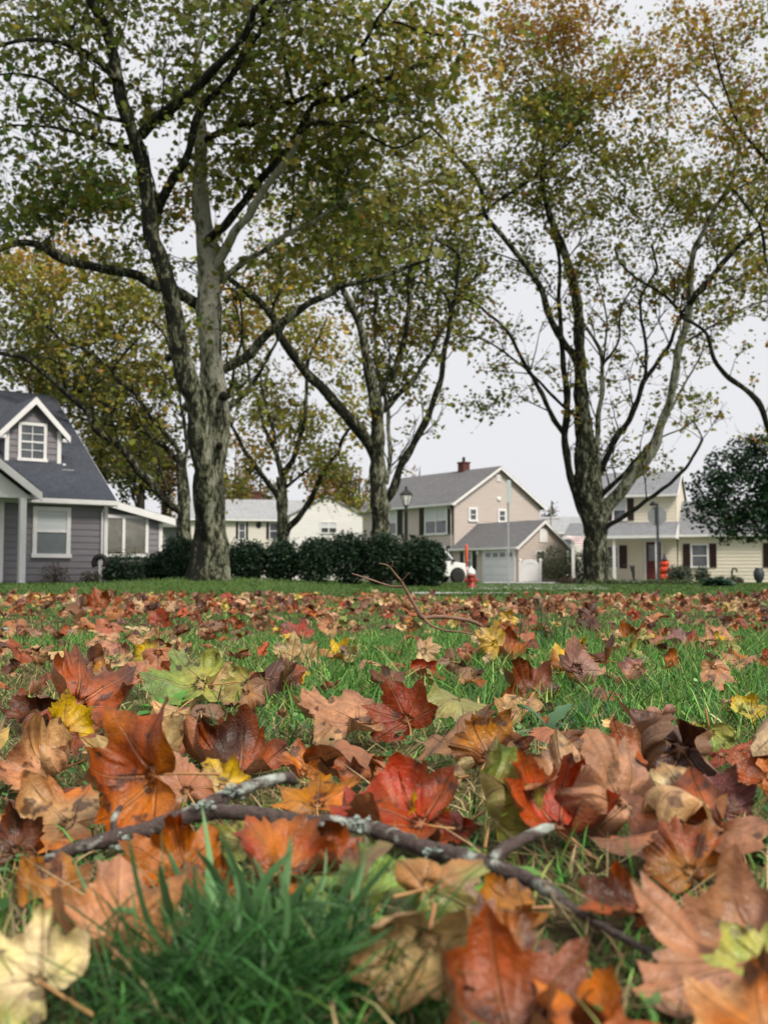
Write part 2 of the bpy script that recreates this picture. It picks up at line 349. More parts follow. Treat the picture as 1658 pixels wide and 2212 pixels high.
def leaf_cloud(name, pos, size, cols, mat, parent, simple=False, up=.5):
    n = len(pos); T, Fc = (ST, SF) if simple else (LT, LF)
    R = rand_rot(n, up); T2 = T * np.array([1, 1, 1.0])
    fold = rng.uniform(-1.2, 2.2, n)
    L = np.repeat(T2[None], n, 0); L[:, :, 2] *= fold[:, None]
    V = np.einsum('nij,nkj->nki', R, L) * np.asarray(size)[:, None, None] + pos[:, None]
    nk = len(T); o = np.arange(n)[:, None] * nk
    polys = [np.concatenate([o + np.array(f) for f in Fc], 0)]
    return link(name, np_mesh(name, V.reshape(-1, 3), polys, mat, np.repeat(cols, nk, 0), smooth=False), None, parent)
def jitcol(base, n, v=.25, h=.12):
    base = np.asarray(base, float); k = rng.lognormal(0, v, (n, 1)); return np.clip(base * k * rng.lognormal(0, h, (n, 3)), .002, .9)

def wob(P, amp):
    n = len(P); w = np.zeros((n, 3)); s = np.linspace(0, n * .35, n)
    for k_ in range(3): w += rng.normal(size=(1, 3)) * np.sin(s[:, None] * (1 + k_) * rng.uniform(.6, 1.4) + rng.uniform(0, 6, (1, 3))) / (1 + k_)
    f = np.minimum(np.arange(n), 4)[:, None] / 4; return P + w * amp * f
class Tree:
    def __init__(s, name, label, base, depth, group='sycamore trees on the lawns'):
        s.root = thing(name, label, 'tree', base, group=group); s.base = np.array(base, float); s.depth = depth
        s.nodes = []; s.nrad = []; s.ndir = []; s.first = True; s.tw = []; s.paths = []
    def limb(s, pts, w0, w1, d0, d1, pale=.5, side=.10, thin=1.0, wmid=None, pale1=None, sides=10, name=None):
        pts = np.array(pts, float); n = len(pts)
        L = np.concatenate([[0], np.cumsum(np.linalg.norm(np.diff(pts, axis=0), axis=1))]); t = L / L[-1]
        dep = d0 + (d1 - d0) * t
        P = np.array([at(u, v, y) for (u, v), y in zip(pts, dep)])
        w = (np.interp(t, [0, 1], [w0, w1]) if wmid is None else np.interp(t, np.linspace(0, 1, len(wmid)), wmid)) / 2 / FPX * dep * thin
        Q = catmull(np.hstack([P, w[:, None]]), .16); R = Q[:, 3].copy(); Q = Q[:, :3]
        m = len(Q)
        if not s.first: Q = wob(Q, .012 + .12 * R.mean())
        kn = 1 + .07 * np.sin(np.arange(m) * .9 + rng.uniform(0, 6)) * rng.normal(1, .5, m); R = R * kn
        big = R.max() > .12; sd = 22 if s.first else 12 if big else 8
        V, F = tube_np(Q, R, sd)
        if big:       # burls and ridges
            c = np.repeat(Q, sd, 0); d = V - c; a = np.tile(np.arange(sd), m) * 2 * np.pi / sd; h = np.repeat(np.arange(m), sd)
            k_ = 1 + .05 * np.sin(3 * a + h * .35) + .04 * np.sin(5 * a - h * .6 + 1) + .05 * rng.normal(size=len(V)) * .6
            V = c + d * k_[:, None]
        pl = np.repeat(np.interp(np.linspace(0, 1, m), np.linspace(0, 1, len(pale)), pale), sd) if isinstance(pale, list) else np.full(len(V), pale) if pale1 is None else np.repeat(np.linspace(pale, pale1, m), sd)
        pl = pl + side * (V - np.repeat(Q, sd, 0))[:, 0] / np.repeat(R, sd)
        nm = name or ('trunk' if s.first else 'limb')
        if s.first:
            Z = s.base[2]; z = V[:, 2] - Z; fl = 1 + .45 * np.exp(-np.clip(z, 0, 9) / .28) * (1 + .35 * np.sin(np.tile(np.arange(sd), m) * 2 * np.pi / sd * 5))
            c = np.repeat(Q, sd, 0); V[:, :2] = c[:, :2] + (V - c)[:, :2] * fl[:, None]
        cap = [np.array([list(range(sd))[::-1]]), np.array([list(range((m - 1) * sd, m * sd))])]
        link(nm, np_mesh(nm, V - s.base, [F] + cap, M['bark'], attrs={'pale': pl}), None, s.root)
        s.nodes += list(Q[::2]); s.nrad += list(R[::2]); D = np.gradient(Q, axis=0)[::2]; s.ndir += list(D / (np.linalg.norm(D, axis=1)[:, None] + 1e-9))
        s.first = False
    def foliate(s, blobs, leaf, per=12, spread=.34, twr=1.0, dens=.47, back=1.4, sprouts=60):
        """blobs: (cu, cv, ru, rv, depth, depth_radius, n, colour, colour2)"""
        A = []; C = []
        for cu, cv, ru, rv, dd, dr, n, c1, c2 in blobs:
            n = max(3, int(n * dens))
            q = rng.normal(size=(n, 3)); q /= np.linalg.norm(q, axis=1)[:, None]; q *= rng.uniform(.12, 1, (n, 1)) ** .45
            for a, b, c in q:
                u, v, y = cu + a * ru, cv + b * rv, dd + back + c * dr
                A.append(at(u, v, y)); C.append(np.array(c1) if rng.random() < .6 else np.array(c2))
        A = np.array(A); C = np.array(C); N0 = np.array(s.nodes)
        dist = np.array([np.min(((N0 - a) ** 2).sum(1)) for a in A]); order = np.argsort(dist)
        cap = len(N0) + len(A) * 5; N = np.empty((cap, 3)); RD = np.empty(cap); DR = np.empty((cap, 3)); k = len(N0)
        N[:k] = N0; RD[:k] = s.nrad; DR[:k] = s.ndir
        TV, TF, off = [], [], 0; LP, LC = [], []
        for j in order:
            a = A[j]; d = N[:k] - a; dd = (d * d).sum(1); i = int(np.argmin(dd)); L = math.sqrt(dd[i])
            p0 = N[i]; r0 = min(RD[i] * .75, (.009 + .012 * L) * twr); r0 = max(r0, .007)
            dv = DR[i]; c = p0 + dv * L * .35 + (a - p0) * .25 + rng.normal(size=3) * L * .13 + np.array([0, 0, .06 * L])
            t = np.linspace(0, 1, 7)[:, None]; Q = (1 - t) ** 2 * p0 + 2 * t * (1 - t) * c + t * t * a + rng.normal(size=(7, 3)) * .025 * min(L, 2) * (t * (1 - t) * 4)
            R = np.linspace(r0, max(.004, r0 * .3), 7)
            V, F = tube_np(Q, R, 4); TV.append(V); TF.append(F + off); off += len(V)
            g = np.gradient(Q, axis=0); g /= np.linalg.norm(g, axis=1)[:, None] + 1e-9
            N[k:k + 5] = Q[2:]; RD[k:k + 5] = R[2:]; DR[k:k + 5] = g[2:]; k += 5
            for _ in range(2):                     # fine twiglets
                i_ = int(rng.integers(2, 6)); e_ = a + rng.normal(size=3) * spread * 1.1; q3 = np.array([Q[i_], (Q[i_] + e_) / 2 + rng.normal(size=3) * .05, e_]); V, F = tube_np(q3, np.array([.006, .005, .003]) * twr, 3); TV.append(V); TF.append(F + off); off += len(V)
            n = max(3, int(rng.normal(per, per * .35)))
            tt = rng.uniform(.35, 1.05, n)[:, None]; tt = np.clip(tt, 0, 1)
            base = (1 - tt) ** 2 * p0 + 2 * tt * (1 - tt) * c + tt * tt * a if L < 2.5 else np.repeat(a[None], n, 0)
            LP.append(base + rng.normal(size=(n, 3)) * spread * np.array([1, 1, .6])); LC.append(np.repeat(C[j][None], n, 0))
        ok = [i for i in range(len(N0)) if .012 < s.nrad[i] < .14 and N0[i][2] > 3.2]
        for i in rng.choice(ok, sprouts) if ok else []:          # thin shoots along the bare limbs
            p0 = N0[i]; d = s.ndir[i]; o_ = rng.normal(size=3); o_ -= d * (o_ @ d); o_ /= np.linalg.norm(o_); L = rng.uniform(.6, 1.9) * twr ** .5
            g_ = o_ * .8 + d * .45 + np.array([0, 0, .45]); g_ /= np.linalg.norm(g_)
            def shoot(p, g, L, r0, lv):
                nonlocal off
                t = np.linspace(0, 1, 6)[:, None]; Q = p + g * L * t + rng.normal(size=3) * .16 * L * t * t + rng.normal(size=(6, 3)) * .03 * L * t; V, F = tube_np(Q, np.linspace(r0, max(.003, r0 * .35), 6), 4); TV.append(V); TF.append(F + off); off += len(V)
                if lv:
                    for _ in range(2 + int(rng.random() < .5)):
                        k_ = int(rng.integers(2, 5)); g2 = g + rng.normal(size=3) * .6; shoot(Q[k_], g2 / np.linalg.norm(g2), L * rng.uniform(.35, .6), r0 * .6, lv - 1)
                n = int(rng.integers(0, 5)); LP.append(Q[rng.integers(2, 6, n)] + rng.normal(size=(n, 3)) * .12); LC.append(np.repeat(C[int(rng.integers(len(C)))][None], n, 0))
            shoot(p0, g_, L, min(s.nrad[i] * .5, (.010 + .006 * L) * twr), 2)
        TV = np.vstack(TV); TF = np.vstack(TF)
        link('branchwork', np_mesh('branchwork', TV - s.base, [TF], M['bark'], attrs={'pale': np.full(len(TV), .34)}), None, s.root)
        LP = np.vstack(LP); LC = np.vstack(LC); n = len(LP)
        cols = np.clip(LC * rng.lognormal(0, .28, (n, 1)) * rng.lognormal(0, .10, (n, 3)), .002, .8)
        sz = leaf * rng.lognormal(0, .28, n)
        leaf_cloud('crown', LP - s.base, sz, cols, M['leafm'], s.root)
        return n
M['leafm'] = M['leaf']
OLIVE = (.175, .190, .034); OLIVED = (.115, .132, .026); OLIVEY = (.280, .255, .044); GREEN = (.120, .180, .034)
OCHRE = (.42, .26, .038); RUSTY = (.30, .085, .018); BROWN = (.30, .17, .035)

# --- the big sycamore near the left
T1 = Tree('sycamore_tree', 'biggest two stemmed sycamore with flaking pale bark on the grassy mound before the hedge', (at(452, 1256, 23.5).x, 23.5, .2), 23.5)
b = at(452, 1256, 23.5)
T1.limb([(452, 1266), (452, 1245), (455, 1200), (455, 1150), (453, 1090), (452, 1030), (459, 960), (467, 885), (462, 818), (455, 749), (452, 690), (451, 646), (451, 559), (446, 517), (436, 448), (431, 379), (434, 276), (425, 207), (422, 145), (434, 69), (440, -40)],
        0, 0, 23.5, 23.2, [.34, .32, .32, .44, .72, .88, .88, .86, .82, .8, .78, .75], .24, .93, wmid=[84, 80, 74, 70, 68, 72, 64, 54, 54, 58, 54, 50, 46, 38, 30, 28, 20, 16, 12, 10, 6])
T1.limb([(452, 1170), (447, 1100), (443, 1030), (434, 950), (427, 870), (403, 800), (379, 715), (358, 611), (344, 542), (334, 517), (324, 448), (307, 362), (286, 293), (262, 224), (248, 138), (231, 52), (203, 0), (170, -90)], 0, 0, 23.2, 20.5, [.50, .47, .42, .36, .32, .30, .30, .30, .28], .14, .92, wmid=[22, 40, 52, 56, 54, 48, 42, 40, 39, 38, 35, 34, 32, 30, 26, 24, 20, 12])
T1.limb(tr('A' and ('A', (985, 1330), (1010, 1270), (1080, 1120), (1180, 980), (1220, 780), (1290, 640), (1430, 520), (1520, 350), (1620, 200)), ('B', (90, 110), (180, 0), (230, -90))), 22, 9, 22.0, 19.5, .28)
T1.limb(tr(('A', (880, 850), (980, 740), (1100, 660), (1220, 560), (1320, 460), (1440, 330), (1560, 170)), ('B', (30, 60), (100, -10), (160, -80))), 26, 12, 21.4, 19, .28)
T1.limb(tr(('A', (735, 500), (620, 390), (500, 310), (330, 260), (180, 250), (0, 285), (-150, 330))), 15, 7, 21, 19.6, .25)
T1.limb(tr(('A', (780, 760), (600, 720), (430, 620), (330, 520), (220, 480), (80, 460), (-60, 480))), 11, 5, 21.3, 20.2, .25)
T1.limb(tr(('A', (810, 920), (650, 890), (520, 840), (340, 800), (200, 790), (50, 790), (-80, 830))), 10, 4, 21.5, 20.8, .25)
T1.limb(tr(('D', (1290, 460), (1230, 430), (1100, 360), (960, 310), (870, 250), (700, 220), (560, 195), (430, 160), (330, 110), (240, 65), (120, 60), (0, 95), (-160, 150))), 26, 13, 23.5, 22.3, .33)
T1.limb(tr(('A', (1290, 1560), (1310, 1500), (1400, 1430), (1480, 1320), (1560, 1220)), ('B', (-5, 1200), (100, 1080), (220, 950), (300, 850), (350, 750), (400, 665), (470, 630), (570, 640), (650, 590), (750, 530), (850, 490), (930, 460), (1060, 395), (1180, 330))), 20, 8, 23.2, 20.6, .26)
T1.limb(tr(('A', (1340, 1700), (1380, 1610), (1440, 1500), (1550, 1360)), ('B', (-5, 1330), (50, 1270), (120, 1150), (200, 1050), (280, 940), (320, 850))), 22, 13, 23.3, 21.6, .95)
T1.limb(tr(('B', (310, 840), (370, 785), (430, 765), (520, 780), (650, 810), (780, 870), (900, 925), (1000, 890), (1130, 812))), 9, 4, 21.5, 20.4, .25)
T1.limb(tr(('A', (1265, 900), (1330, 860), (1430, 830), (1540, 770)), ('B', (-10, 790), (100, 690), (200, 650), (300, 620), (400, 590), (520, 500), (620, 440), (680, 320), (740, 230), (800, 120), (860, 30), (910, -60))), 16, 7, 23.3, 20.2, .25)
T1.limb(tr(('B', (270, 630), (245, 520), (230, 430), (210, 250), (230, 100), (260, -10))), 9, 5, 22, 21.2, .3)
T1.limb(tr(('B', (760, 180), (900, 140), (1050, 180), (1200, 215), (1400, 220), (1500, 260))), 7, 3, 20.8, 20, .25)
T1.limb(tr(('E', (70, 300), (120, 260), (230, 180), (350, 110), (430, 40), (520, -5)), ('B', (250, 1450), (370, 1410), (500, 1320), (650, 1210), (760, 1150))), 16, 4, 23.4, 22, .72)
T1.limb(tr(('E', (90, 850), (130, 830), (250, 760), (310, 680), (420, 590), (540, 510), (660, 430), (770, 380), (850, 320), (1000, 290), (1150, 240), (1270, 185), (1400, 150))), 24, 7, 23.4, 21.4, .45)
T1.limb(tr(('E', (110, 1110), (150, 1085), (250, 980), (310, 910), (370, 820), (440, 680), (480, 560))), 11, 5, 23.5, 24.5, .3)
T1.limb(tr(('E', (120, 1050), (165, 930), (180, 780), (220, 680), (230, 500), (200, 360), (120, 340))), 8, 4, 23.5, 24, .3)
# stubs of lost branches
for (u, v, r) in ((cD(1400, 1010)[0], cD(1400, 1010)[1], 9), (cD(1375, 1320)[0], cD(1375, 1320)[1], 7), (cD(1055, 770)[0], cD(1055, 770)[1], 7), (cD(1170, 1080)[0], cD(1170, 1080)[1], 7), (cA(745, 905)[0], cA(745, 905)[1], 6)):
    dd = 22.4 if u > 380 else 22
    p = np.array([at(u, v, dd + .9), at(u + 1, v, dd + .6), at(u + 2, v + 1, dd + .42)]); kk = r / FPX * dd
    Vv, Ff = tube_np(p, np.array([kk * 1.3, kk, kk * .6]), 10)
    link('branch_stub', np_mesh('branch_stub', Vv - T1.base, [Ff, np.array([list(range(20, 30))])], M['bark'], attrs={'pale': np.full(len(Vv), .12)}), None, T1.root)
n1 = T1.foliate([(60, 40, 190, 110, 20, 2.0, 75, OLIVED, OLIVE), (330, 30, 190, 110, 20, 2.2, 80, OLIVED, OLIVE), (80, 150, 150, 60, 20, 1.6, 26, OLIVED, GREEN), (90, 215, 130, 50, 20.5, 1.6, 26, OLIVED, OLIVE), (60, 350, 100, 60, 20.6, 1.6, 34, OLIVED, GREEN),
    (170, 290, 110, 55, 20.8, 1.5, 26, OLIVED, OLIVE), (190, 415, 130, 62, 22.5, 1.6, 130, GREEN, OLIVEY), (40, 470, 90, 45, 22.5, 1.5, 50, OLIVE, GREEN), (330, 190, 110, 90, 20.8, 2, 46, OLIVED, OLIVE),
    (600, 60, 170, 120, 20, 2.2, 120, OLIVED, OLIVE), (790, 110, 170, 130, 20.2, 2.2, 120, OLIVE, OLIVEY), (960, 110, 140, 130, 20.4, 2, 70, OLIVE, OCHRE), (520, 210, 150, 90, 21.4, 2, 80, OLIVE, OLIVED),
    (620, 290, 170, 90, 22, 2, 100, OLIVE, OLIVEY), (780, 300, 170, 90, 21.4, 2, 90, OLIVEY, OLIVE), (500, 370, 120, 80, 22.6, 2, 60, OLIVE, OLIVEY), (700, 420, 150, 80, 22, 2, 70, OLIVE, GREEN), (880, 230, 120, 80, 21, 1.6, 44, OLIVEY, OLIVE),
    (800, 550, 130, 55, 21.8, 1.5, 50, OLIVE, OLIVEY), (620, 560, 110, 45, 22.5, 1.5, 30, OLIVE, OLIVEY), (270, 560, 150, 40, 23, 1.4, 30, OLIVE, OLIVEY), (360, 470, 80, 50, 23, 1.4, 26, OLIVE, OCHRE), (300, -110, 420, 90, 20, 2.5, 90, OLIVED, OLIVE)], .118, 27, .37, 1.2)

# --- the sycamore behind the middle of the hedge
T2 = Tree('sycamore_tree', 'slender wet barked sycamore rising from behind the middle of the hedge', (at(825, 1262, 39).x, 39, .03), 39)
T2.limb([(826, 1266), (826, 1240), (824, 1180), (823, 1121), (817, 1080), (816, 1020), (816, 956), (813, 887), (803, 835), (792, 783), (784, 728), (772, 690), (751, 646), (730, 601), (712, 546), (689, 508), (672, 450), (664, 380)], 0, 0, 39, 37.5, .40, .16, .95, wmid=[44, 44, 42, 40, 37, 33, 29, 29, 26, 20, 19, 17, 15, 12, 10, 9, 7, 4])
T2.limb(tr(('E', (1075, 1030), (1130, 920), (1190, 840), (1240, 650), (1260, 500), (1280, 330), (1290, 180), (1290, 50)), ('B', (1010, 1450), (960, 1390), (880, 1270), (860, 1120))), 15, 5, 38.8, 37, .32)
T2.limb(tr(('E', (1085, 1120), (1120, 1090), (1200, 1010), (1300, 910), (1380, 790), (1430, 700), (1490, 570))), 14, 7, 39, 39.8, .4)
T2.limb(tr(('E', (1120, 1680), (1150, 1640), (1200, 1540), (1240, 1430), (1290, 1330), (1350, 1210), (1410, 1060), (1460, 950), (1490, 830), (1510, 700), (1530, 540), (1550, 380), (1570, 250), (1590, 150), (1545, 90), (1450, 30))), 19, 6, 38.8, 37, .22)
T2.limb(tr(('E', (1535, 500), (1500, 370), (1380, 310), (1270, 280))), 8, 4, 37.4, 36.6, .25)
T2.limb(tr(('E', (1130, 1560), (1150, 1430), (1150, 1250), (1140, 1100), (1090, 900), (1060, 700), (1060, 500), (1070, 400))), 10, 6, 39.4, 40.5, .66)
T2.limb(tr(('E', (1075, 1420), (1050, 1350), (960, 1220), (850, 1100), (740, 970), (640, 870), (540, 740), (470, 640), (420, 520), (330, 410), (230, 330), (150, 275), (60, 200))), 28, 12, 38.8, 35.5, .24)
T2.limb(tr(('E', (415, 510), (430, 420), (470, 330), (460, 200))), 8, 4, 36.6, 36.4, .25)
T2.foliate([(700, 560, 150, 70, 37, 2.5, 90, OLIVE, OLIVEY), (590, 620, 90, 60, 37, 2.5, 40, OLIVEY, OCHRE), (840, 500, 150, 60, 37, 2.5, 60, OLIVE, OLIVEY), (930, 620, 70, 60, 37.5, 2.5, 34, OLIVE, GREEN), (860, 560, 130, 60, 37.5, 2.5, 75, OLIVE, GREEN), (900, 430, 160, 90, 37, 3, 120, OLIVE, OLIVEY), (780, 450, 130, 70, 37, 3, 70, OLIVEY, OLIVE), (990, 560, 50, 70, 37, 2, 30, OLIVE, OLIVED),
    (880, 700, 100, 50, 39, 2, 60, OCHRE, OLIVEY), (810, 640, 90, 50, 38.5, 2.4, 40, OLIVE, OLIVEY), (760, 800, 100, 60, 38.5, 2.4, 14, OLIVEY, OLIVE), (860, 790, 70, 60, 39, 2.4, 24, OLIVEY, OLIVE), (980, 470, 80, 80, 37, 2, 50, OLIVE, OLIVEY), (640, 420, 120, 90, 37, 2.5, 60, OLIVE, OCHRE),
    (930, 330, 160, 70, 37.5, 3, 90, OLIVEY, OLIVE), (1010, 660, 40, 40, 37, 1.5, 10, OLIVE, OLIVEY), (900, 840, 60, 30, 39, 1.5, 6, OLIVEY, OLIVE)], .14, 26, .42, 1.5, .60, 2.0, 80)

# --- the smaller sycamore in front of the white ranch house
T3 = Tree('sycamore_tree', 'small open sycamore forking low before the ivory ranch house', (at(612, 1262, 55).x, 55, .03), 55)
T3.limb([(609, 1268), (609, 1240), (610, 1190), (609, 1152), (610, 1110), (609, 1060), (607, 1030)], 0, 0, 55, 55, .42, wmid=[30, 28, 26, 24, 23, 23, 20])
T3.limb(tr(('G', (850, 990), (830, 940), (720, 790), (640, 680), (560, 570), (490, 430), (420, 290), (380, 150))), 14, 5, 55, 54, .28)
T3.limb(tr(('G', (855, 800), (840, 720), (800, 560), (720, 400), (680, 250), (650, 130), (610, 50))), 13, 5, 55, 56, .3)
T3.limb(tr(('G', (845, 790), (870, 730), (950, 600), (1000, 430), (1040, 250), (1050, 0)), ('E', (640, 800), (690, 680), (760, 530))), 14, 4, 55, 54, .26)
T3.limb(tr(('G', (880, 1230), (915, 1160), (1000, 1080), (1090, 930), (1150, 780), (1230, 660), (1310, 560), (1350, 440), (1400, 360))), 15, 6, 55, 54, .26)
T3.limb(tr(('G', (880, 850), (930, 810), (1050, 720), (1140, 640))), 8, 4, 55, 56, .3)
T3.limb(tr(('G', (800, 500), (775, 380), (740, 250), (690, 60), (680, -60))), 9, 4, 55.4, 56, .3)
T3.foliate([(600, 720, 120, 90, 55, 3, 70, OLIVEY, OLIVE), (700, 760, 90, 80, 55, 3, 34, OLIVEY, OCHRE), (560, 870, 80, 60, 55, 3, 40, OLIVEY, OLIVE), (660, 920, 90, 60, 55, 3, 44, OLIVEY, OLIVE), (700, 1000, 70, 45, 54.5, 3, 34, OLIVEY, OLIVE), (740, 1080, 70, 40, 54.5, 3, 12, OLIVEY, OLIVE),
    (540, 980, 60, 50, 55, 3, 22, OCHRE, OLIVEY), (760, 900, 60, 70, 54, 3, 22, OLIVEY, OLIVE), (520, 1060, 40, 40, 55, 3, 10, OLIVEY, OLIVE)], .18, 24, .5, 1.5, .85, 1.3, 36)

# --- the sycamore before the cream house, right
T4 = Tree('sycamore_tree', 'spreading many limbed sycamore with a mossy trunk standing before the cream house', (at(1288, 1262, 42).x, 42, .03), 42)
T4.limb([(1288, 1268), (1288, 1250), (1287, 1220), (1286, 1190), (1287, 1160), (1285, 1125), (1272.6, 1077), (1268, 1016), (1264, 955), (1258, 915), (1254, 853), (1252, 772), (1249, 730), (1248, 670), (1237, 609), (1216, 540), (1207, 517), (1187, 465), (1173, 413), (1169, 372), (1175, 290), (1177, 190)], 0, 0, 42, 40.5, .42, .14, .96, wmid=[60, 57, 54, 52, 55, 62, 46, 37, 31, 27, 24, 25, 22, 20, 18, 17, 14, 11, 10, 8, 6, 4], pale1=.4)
T4.limb(tr(('F', (700, 1540), (670, 1470), (640, 1400), (600, 1230), (580, 1080), (590, 900), (570, 700), (560, 500), (545, 300), (550, 150), (530, 40))), 19, 7, 41.8, 41, .24)
T4.limb(tr(('F', (575, 1060), (500, 940), (430, 790), (380, 710), (320, 600), (260, 490), (170, 420), (100, 360), (40, 340))), 12, 5, 41.6, 39.6, .25)
T4.limb(tr(('F', (640, 960), (600, 930), (520, 860), (420, 760), (370, 710), (260, 620), (150, 560), (50, 540), (0, 510))), 8, 3, 42, 41, .25)
T4.limb(tr(('F', (655, 720), (630, 640), (560, 560), (490, 400), (430, 250), (370, 150), (270, 40), (240, 0)), ('B', (1480, 1350), (1440, 1170), (1330, 1010), (1230, 900), (1120, 790), (1050, 750), (930, 740))), 17, 5, 41.6, 38, .36)
T4.limb(tr(('B', (1490, 1320), (1440, 1350), (1380, 1370), (1220, 1410))), 9, 5, 39.6, 38.6, .2)
T4.limb(tr(('B', (1460, 1340), (1600, 1220)), ('C', (0, 1240), (150, 1140), (240, 1060), (310, 970), (400, 910), (480, 820))), 9, 5, 39.7, 39, .2)
T4.limb(tr(('F', (740, 1320), (760, 1270), (830, 1120), (900, 1010), (960, 890), (1000, 770), (1080, 670), (1140, 560), (1190, 430), (1240, 360))), 16, 7, 41.8, 41, .25)
T4.limb(tr(('F', (1000, 770), (1010, 640), (990, 450), (980, 330), (1060, 180), (1040, 50))), 8, 5, 41.3, 40.8, .25)
T4.limb(tr(('F', (735, 1290), (745, 1240), (750, 1100), (760, 950), (775, 800), (775, 650), (740, 560), (690, 490))), 14, 7, 41.6, 40.8, .62)
T4.limb(tr(('F', (780, 690), (860, 560), (880, 400), (940, 270), (1000, 200))), 6, 3, 40.9, 40.4, .3)
T4.limb(tr(('F', (785, 680), (800, 460), (770, 300), (740, 210))), 5, 3, 40.9, 40.4, .3)
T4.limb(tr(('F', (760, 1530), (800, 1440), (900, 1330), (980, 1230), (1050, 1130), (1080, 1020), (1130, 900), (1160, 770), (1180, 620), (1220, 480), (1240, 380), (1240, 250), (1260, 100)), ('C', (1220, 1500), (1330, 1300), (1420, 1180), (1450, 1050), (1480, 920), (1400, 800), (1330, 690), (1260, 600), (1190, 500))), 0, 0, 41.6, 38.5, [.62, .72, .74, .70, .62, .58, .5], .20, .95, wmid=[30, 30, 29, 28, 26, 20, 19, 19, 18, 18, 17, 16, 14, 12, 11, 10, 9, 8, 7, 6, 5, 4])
T4.limb(tr(('F', (1240, 370), (1270, 320), (1320, 270), (1420, 150), (1500, 50)), ('C', (1500, 1510), (1620, 1400), (1660, 1250), (1700, 1100))), 14, 8, 40, 38.4, .3)
T4.limb(tr(('F', (760, 1400), (790, 1365), (900, 1260), (1000, 1150), (1070, 1085))), 12, 8, 42.2, 42.6, .25)
T4.limb(tr(('F', (780, 1570), (815, 1540), (920, 1480), (1030, 1400), (1120, 1330), (1230, 1220), (1310, 1085))), 11, 6, 41.6, 40, .2)
T4.limb(tr(('F', (1310, 1090), (1290, 1040), (1240, 970))), 4, 2, 40, 39.6, .2)
T4.limb(tr(('F', (1140, 930), (1230, 770), (1290, 650), (1320, 560))), 6, 3, 41, 41.4, .5)
T4.limb(tr(('F', (1220, 440), (1130, 340), (1060, 290), (960, 230), (870, 140), (840, 60))), 8, 4, 40.3, 39.6, .25)
T4.limb(tr(('F', (1190, 590), (1350, 490), (1480, 410), (1600, 360), (1700, 340))), 6, 3, 40.6, 41, .3)
T4.foliate([(1140, 120, 130, 110, 38.5, 3, 110, BROWN, OLIVEY), (1290, 130, 120, 110, 38.5, 3, 90, BROWN, OLIVEY), (1200, 235, 90, 60, 38.5, 2.4, 120, GREEN, OLIVEY), (1330, 220, 110, 90, 39, 3, 50, OCHRE, OLIVE), (1100, 270, 110, 80, 38.5, 3, 60, OLIVE, OLIVEY),
    (1250, 340, 140, 70, 39, 3, 90, OLIVE, OLIVEY), (1400, 360, 120, 70, 39.5, 3, 80, OLIVEY, OLIVE), (1110, 400, 110, 70, 39, 3, 70, OLIVE, OLIVEY), (1250, 450, 130, 60, 40, 3, 70, OLIVEY, OLIVE), (1420, 460, 110, 60, 40, 3, 50, OLIVEY, OLIVE), (1560, 420, 110, 80, 39, 3, 80, OLIVEY, OLIVE),
    (1600, 560, 90, 60, 39.5, 3, 40, OLIVEY, OLIVE), (1020, 650, 60, 30, 40, 2, 16, OLIVE, OLIVEY), (1120, 560, 80, 60, 40, 2.6, 22, OLIVE, OLIVED), (1310, 570, 110, 60, 40.6, 3, 34, OLIVE, OLIVEY), (1340, 690, 70, 60, 41, 3, 16, OLIVE, OLIVEY), (1470, 880, 80, 60, 41, 2.6, 16, OLIVE, OLIVEY),
    (1420, 980, 60, 50, 41, 2, 8, OLIVE, OLIVEY), (1050, 860, 70, 40, 40.6, 2, 13, OLIVED, OLIVE), (1530, 720, 50, 60, 41, 2, 7, OLIVE, OLIVEY), (1060, 720, 120, 60, 40.2, 2.6, 20, OLIVE, OLIVEY), (1130, 800, 80, 60, 41, 2.6, 9, OLIVE, OLIVEY), (1010, 560, 60, 60, 40, 2, 22, OLIVE, OLIVED), (1340, 830, 90, 70, 41.4, 2, 9, OLIVEY, OLIVE), (1560, 640, 70, 60, 40.4, 2, 22, OLIVEY, OLIVE), (1400, 600, 90, 60, 41, 2, 20, OLIVEY, OLIVE), (1180, 20, 150, 60, 38.5, 3, 60, BROWN, OCHRE), (1200, -100, 200, 60, 38.5, 3, 40, BROWN, OCHRE), (1425, 110, 60, 90, 38.5, 2.4, 34, BROWN, OLIVEY), (1430, 260, 50, 60, 38.8, 2, 22, OLIVEY, OCHRE), (1540, 520, 70, 40, 39.5, 2, 22, OLIVEY, OLIVE)], .145, 25, .40, 1.6, .62, 2.0, 130)

# --- the sycamore beyond the right edge, its limbs reach into view
T5 = Tree('sycamore_tree', 'sycamore mostly beyond the right edge whose bare limb dips in above the dark round tree', (at(1800, 1262, 36).x, 36, .03), 36)
T5.limb([(1800, 1270), (1798, 1200), (1790, 1120), (1775, 1040), (1765, 960), (1745, 860), (1735, 760), (1730, 600), (1720, 450), (1700, 300), (1680, 150)], 50, 10, 36, 36, .42, wmid=[54, 50, 46, 42, 38, 32, 28, 22, 18, 12, 7])
T5.limb([(1775, 1050), (1735, 1010)] + tr(('F', (1720, 1120), (1660, 1020), (1600, 890), (1500, 790), (1420, 720), (1370, 660), (1330, 540), (1260, 460), (1200, 430))), 18, 7, 36, 34, .25)
T5.limb([(1742, 820), (1710, 720), (1680, 640)] + tr(('C', (1640, 1640), (1630, 1500), (1600, 1400), (1500, 1260), (1440, 1190))), 12, 5, 36, 34.6, .25)
T5.limb([(1722, 470), (1680, 380), (1640, 330), (1590, 260), (1560, 180), (1540, 90)], 10, 4, 36, 34, .25)
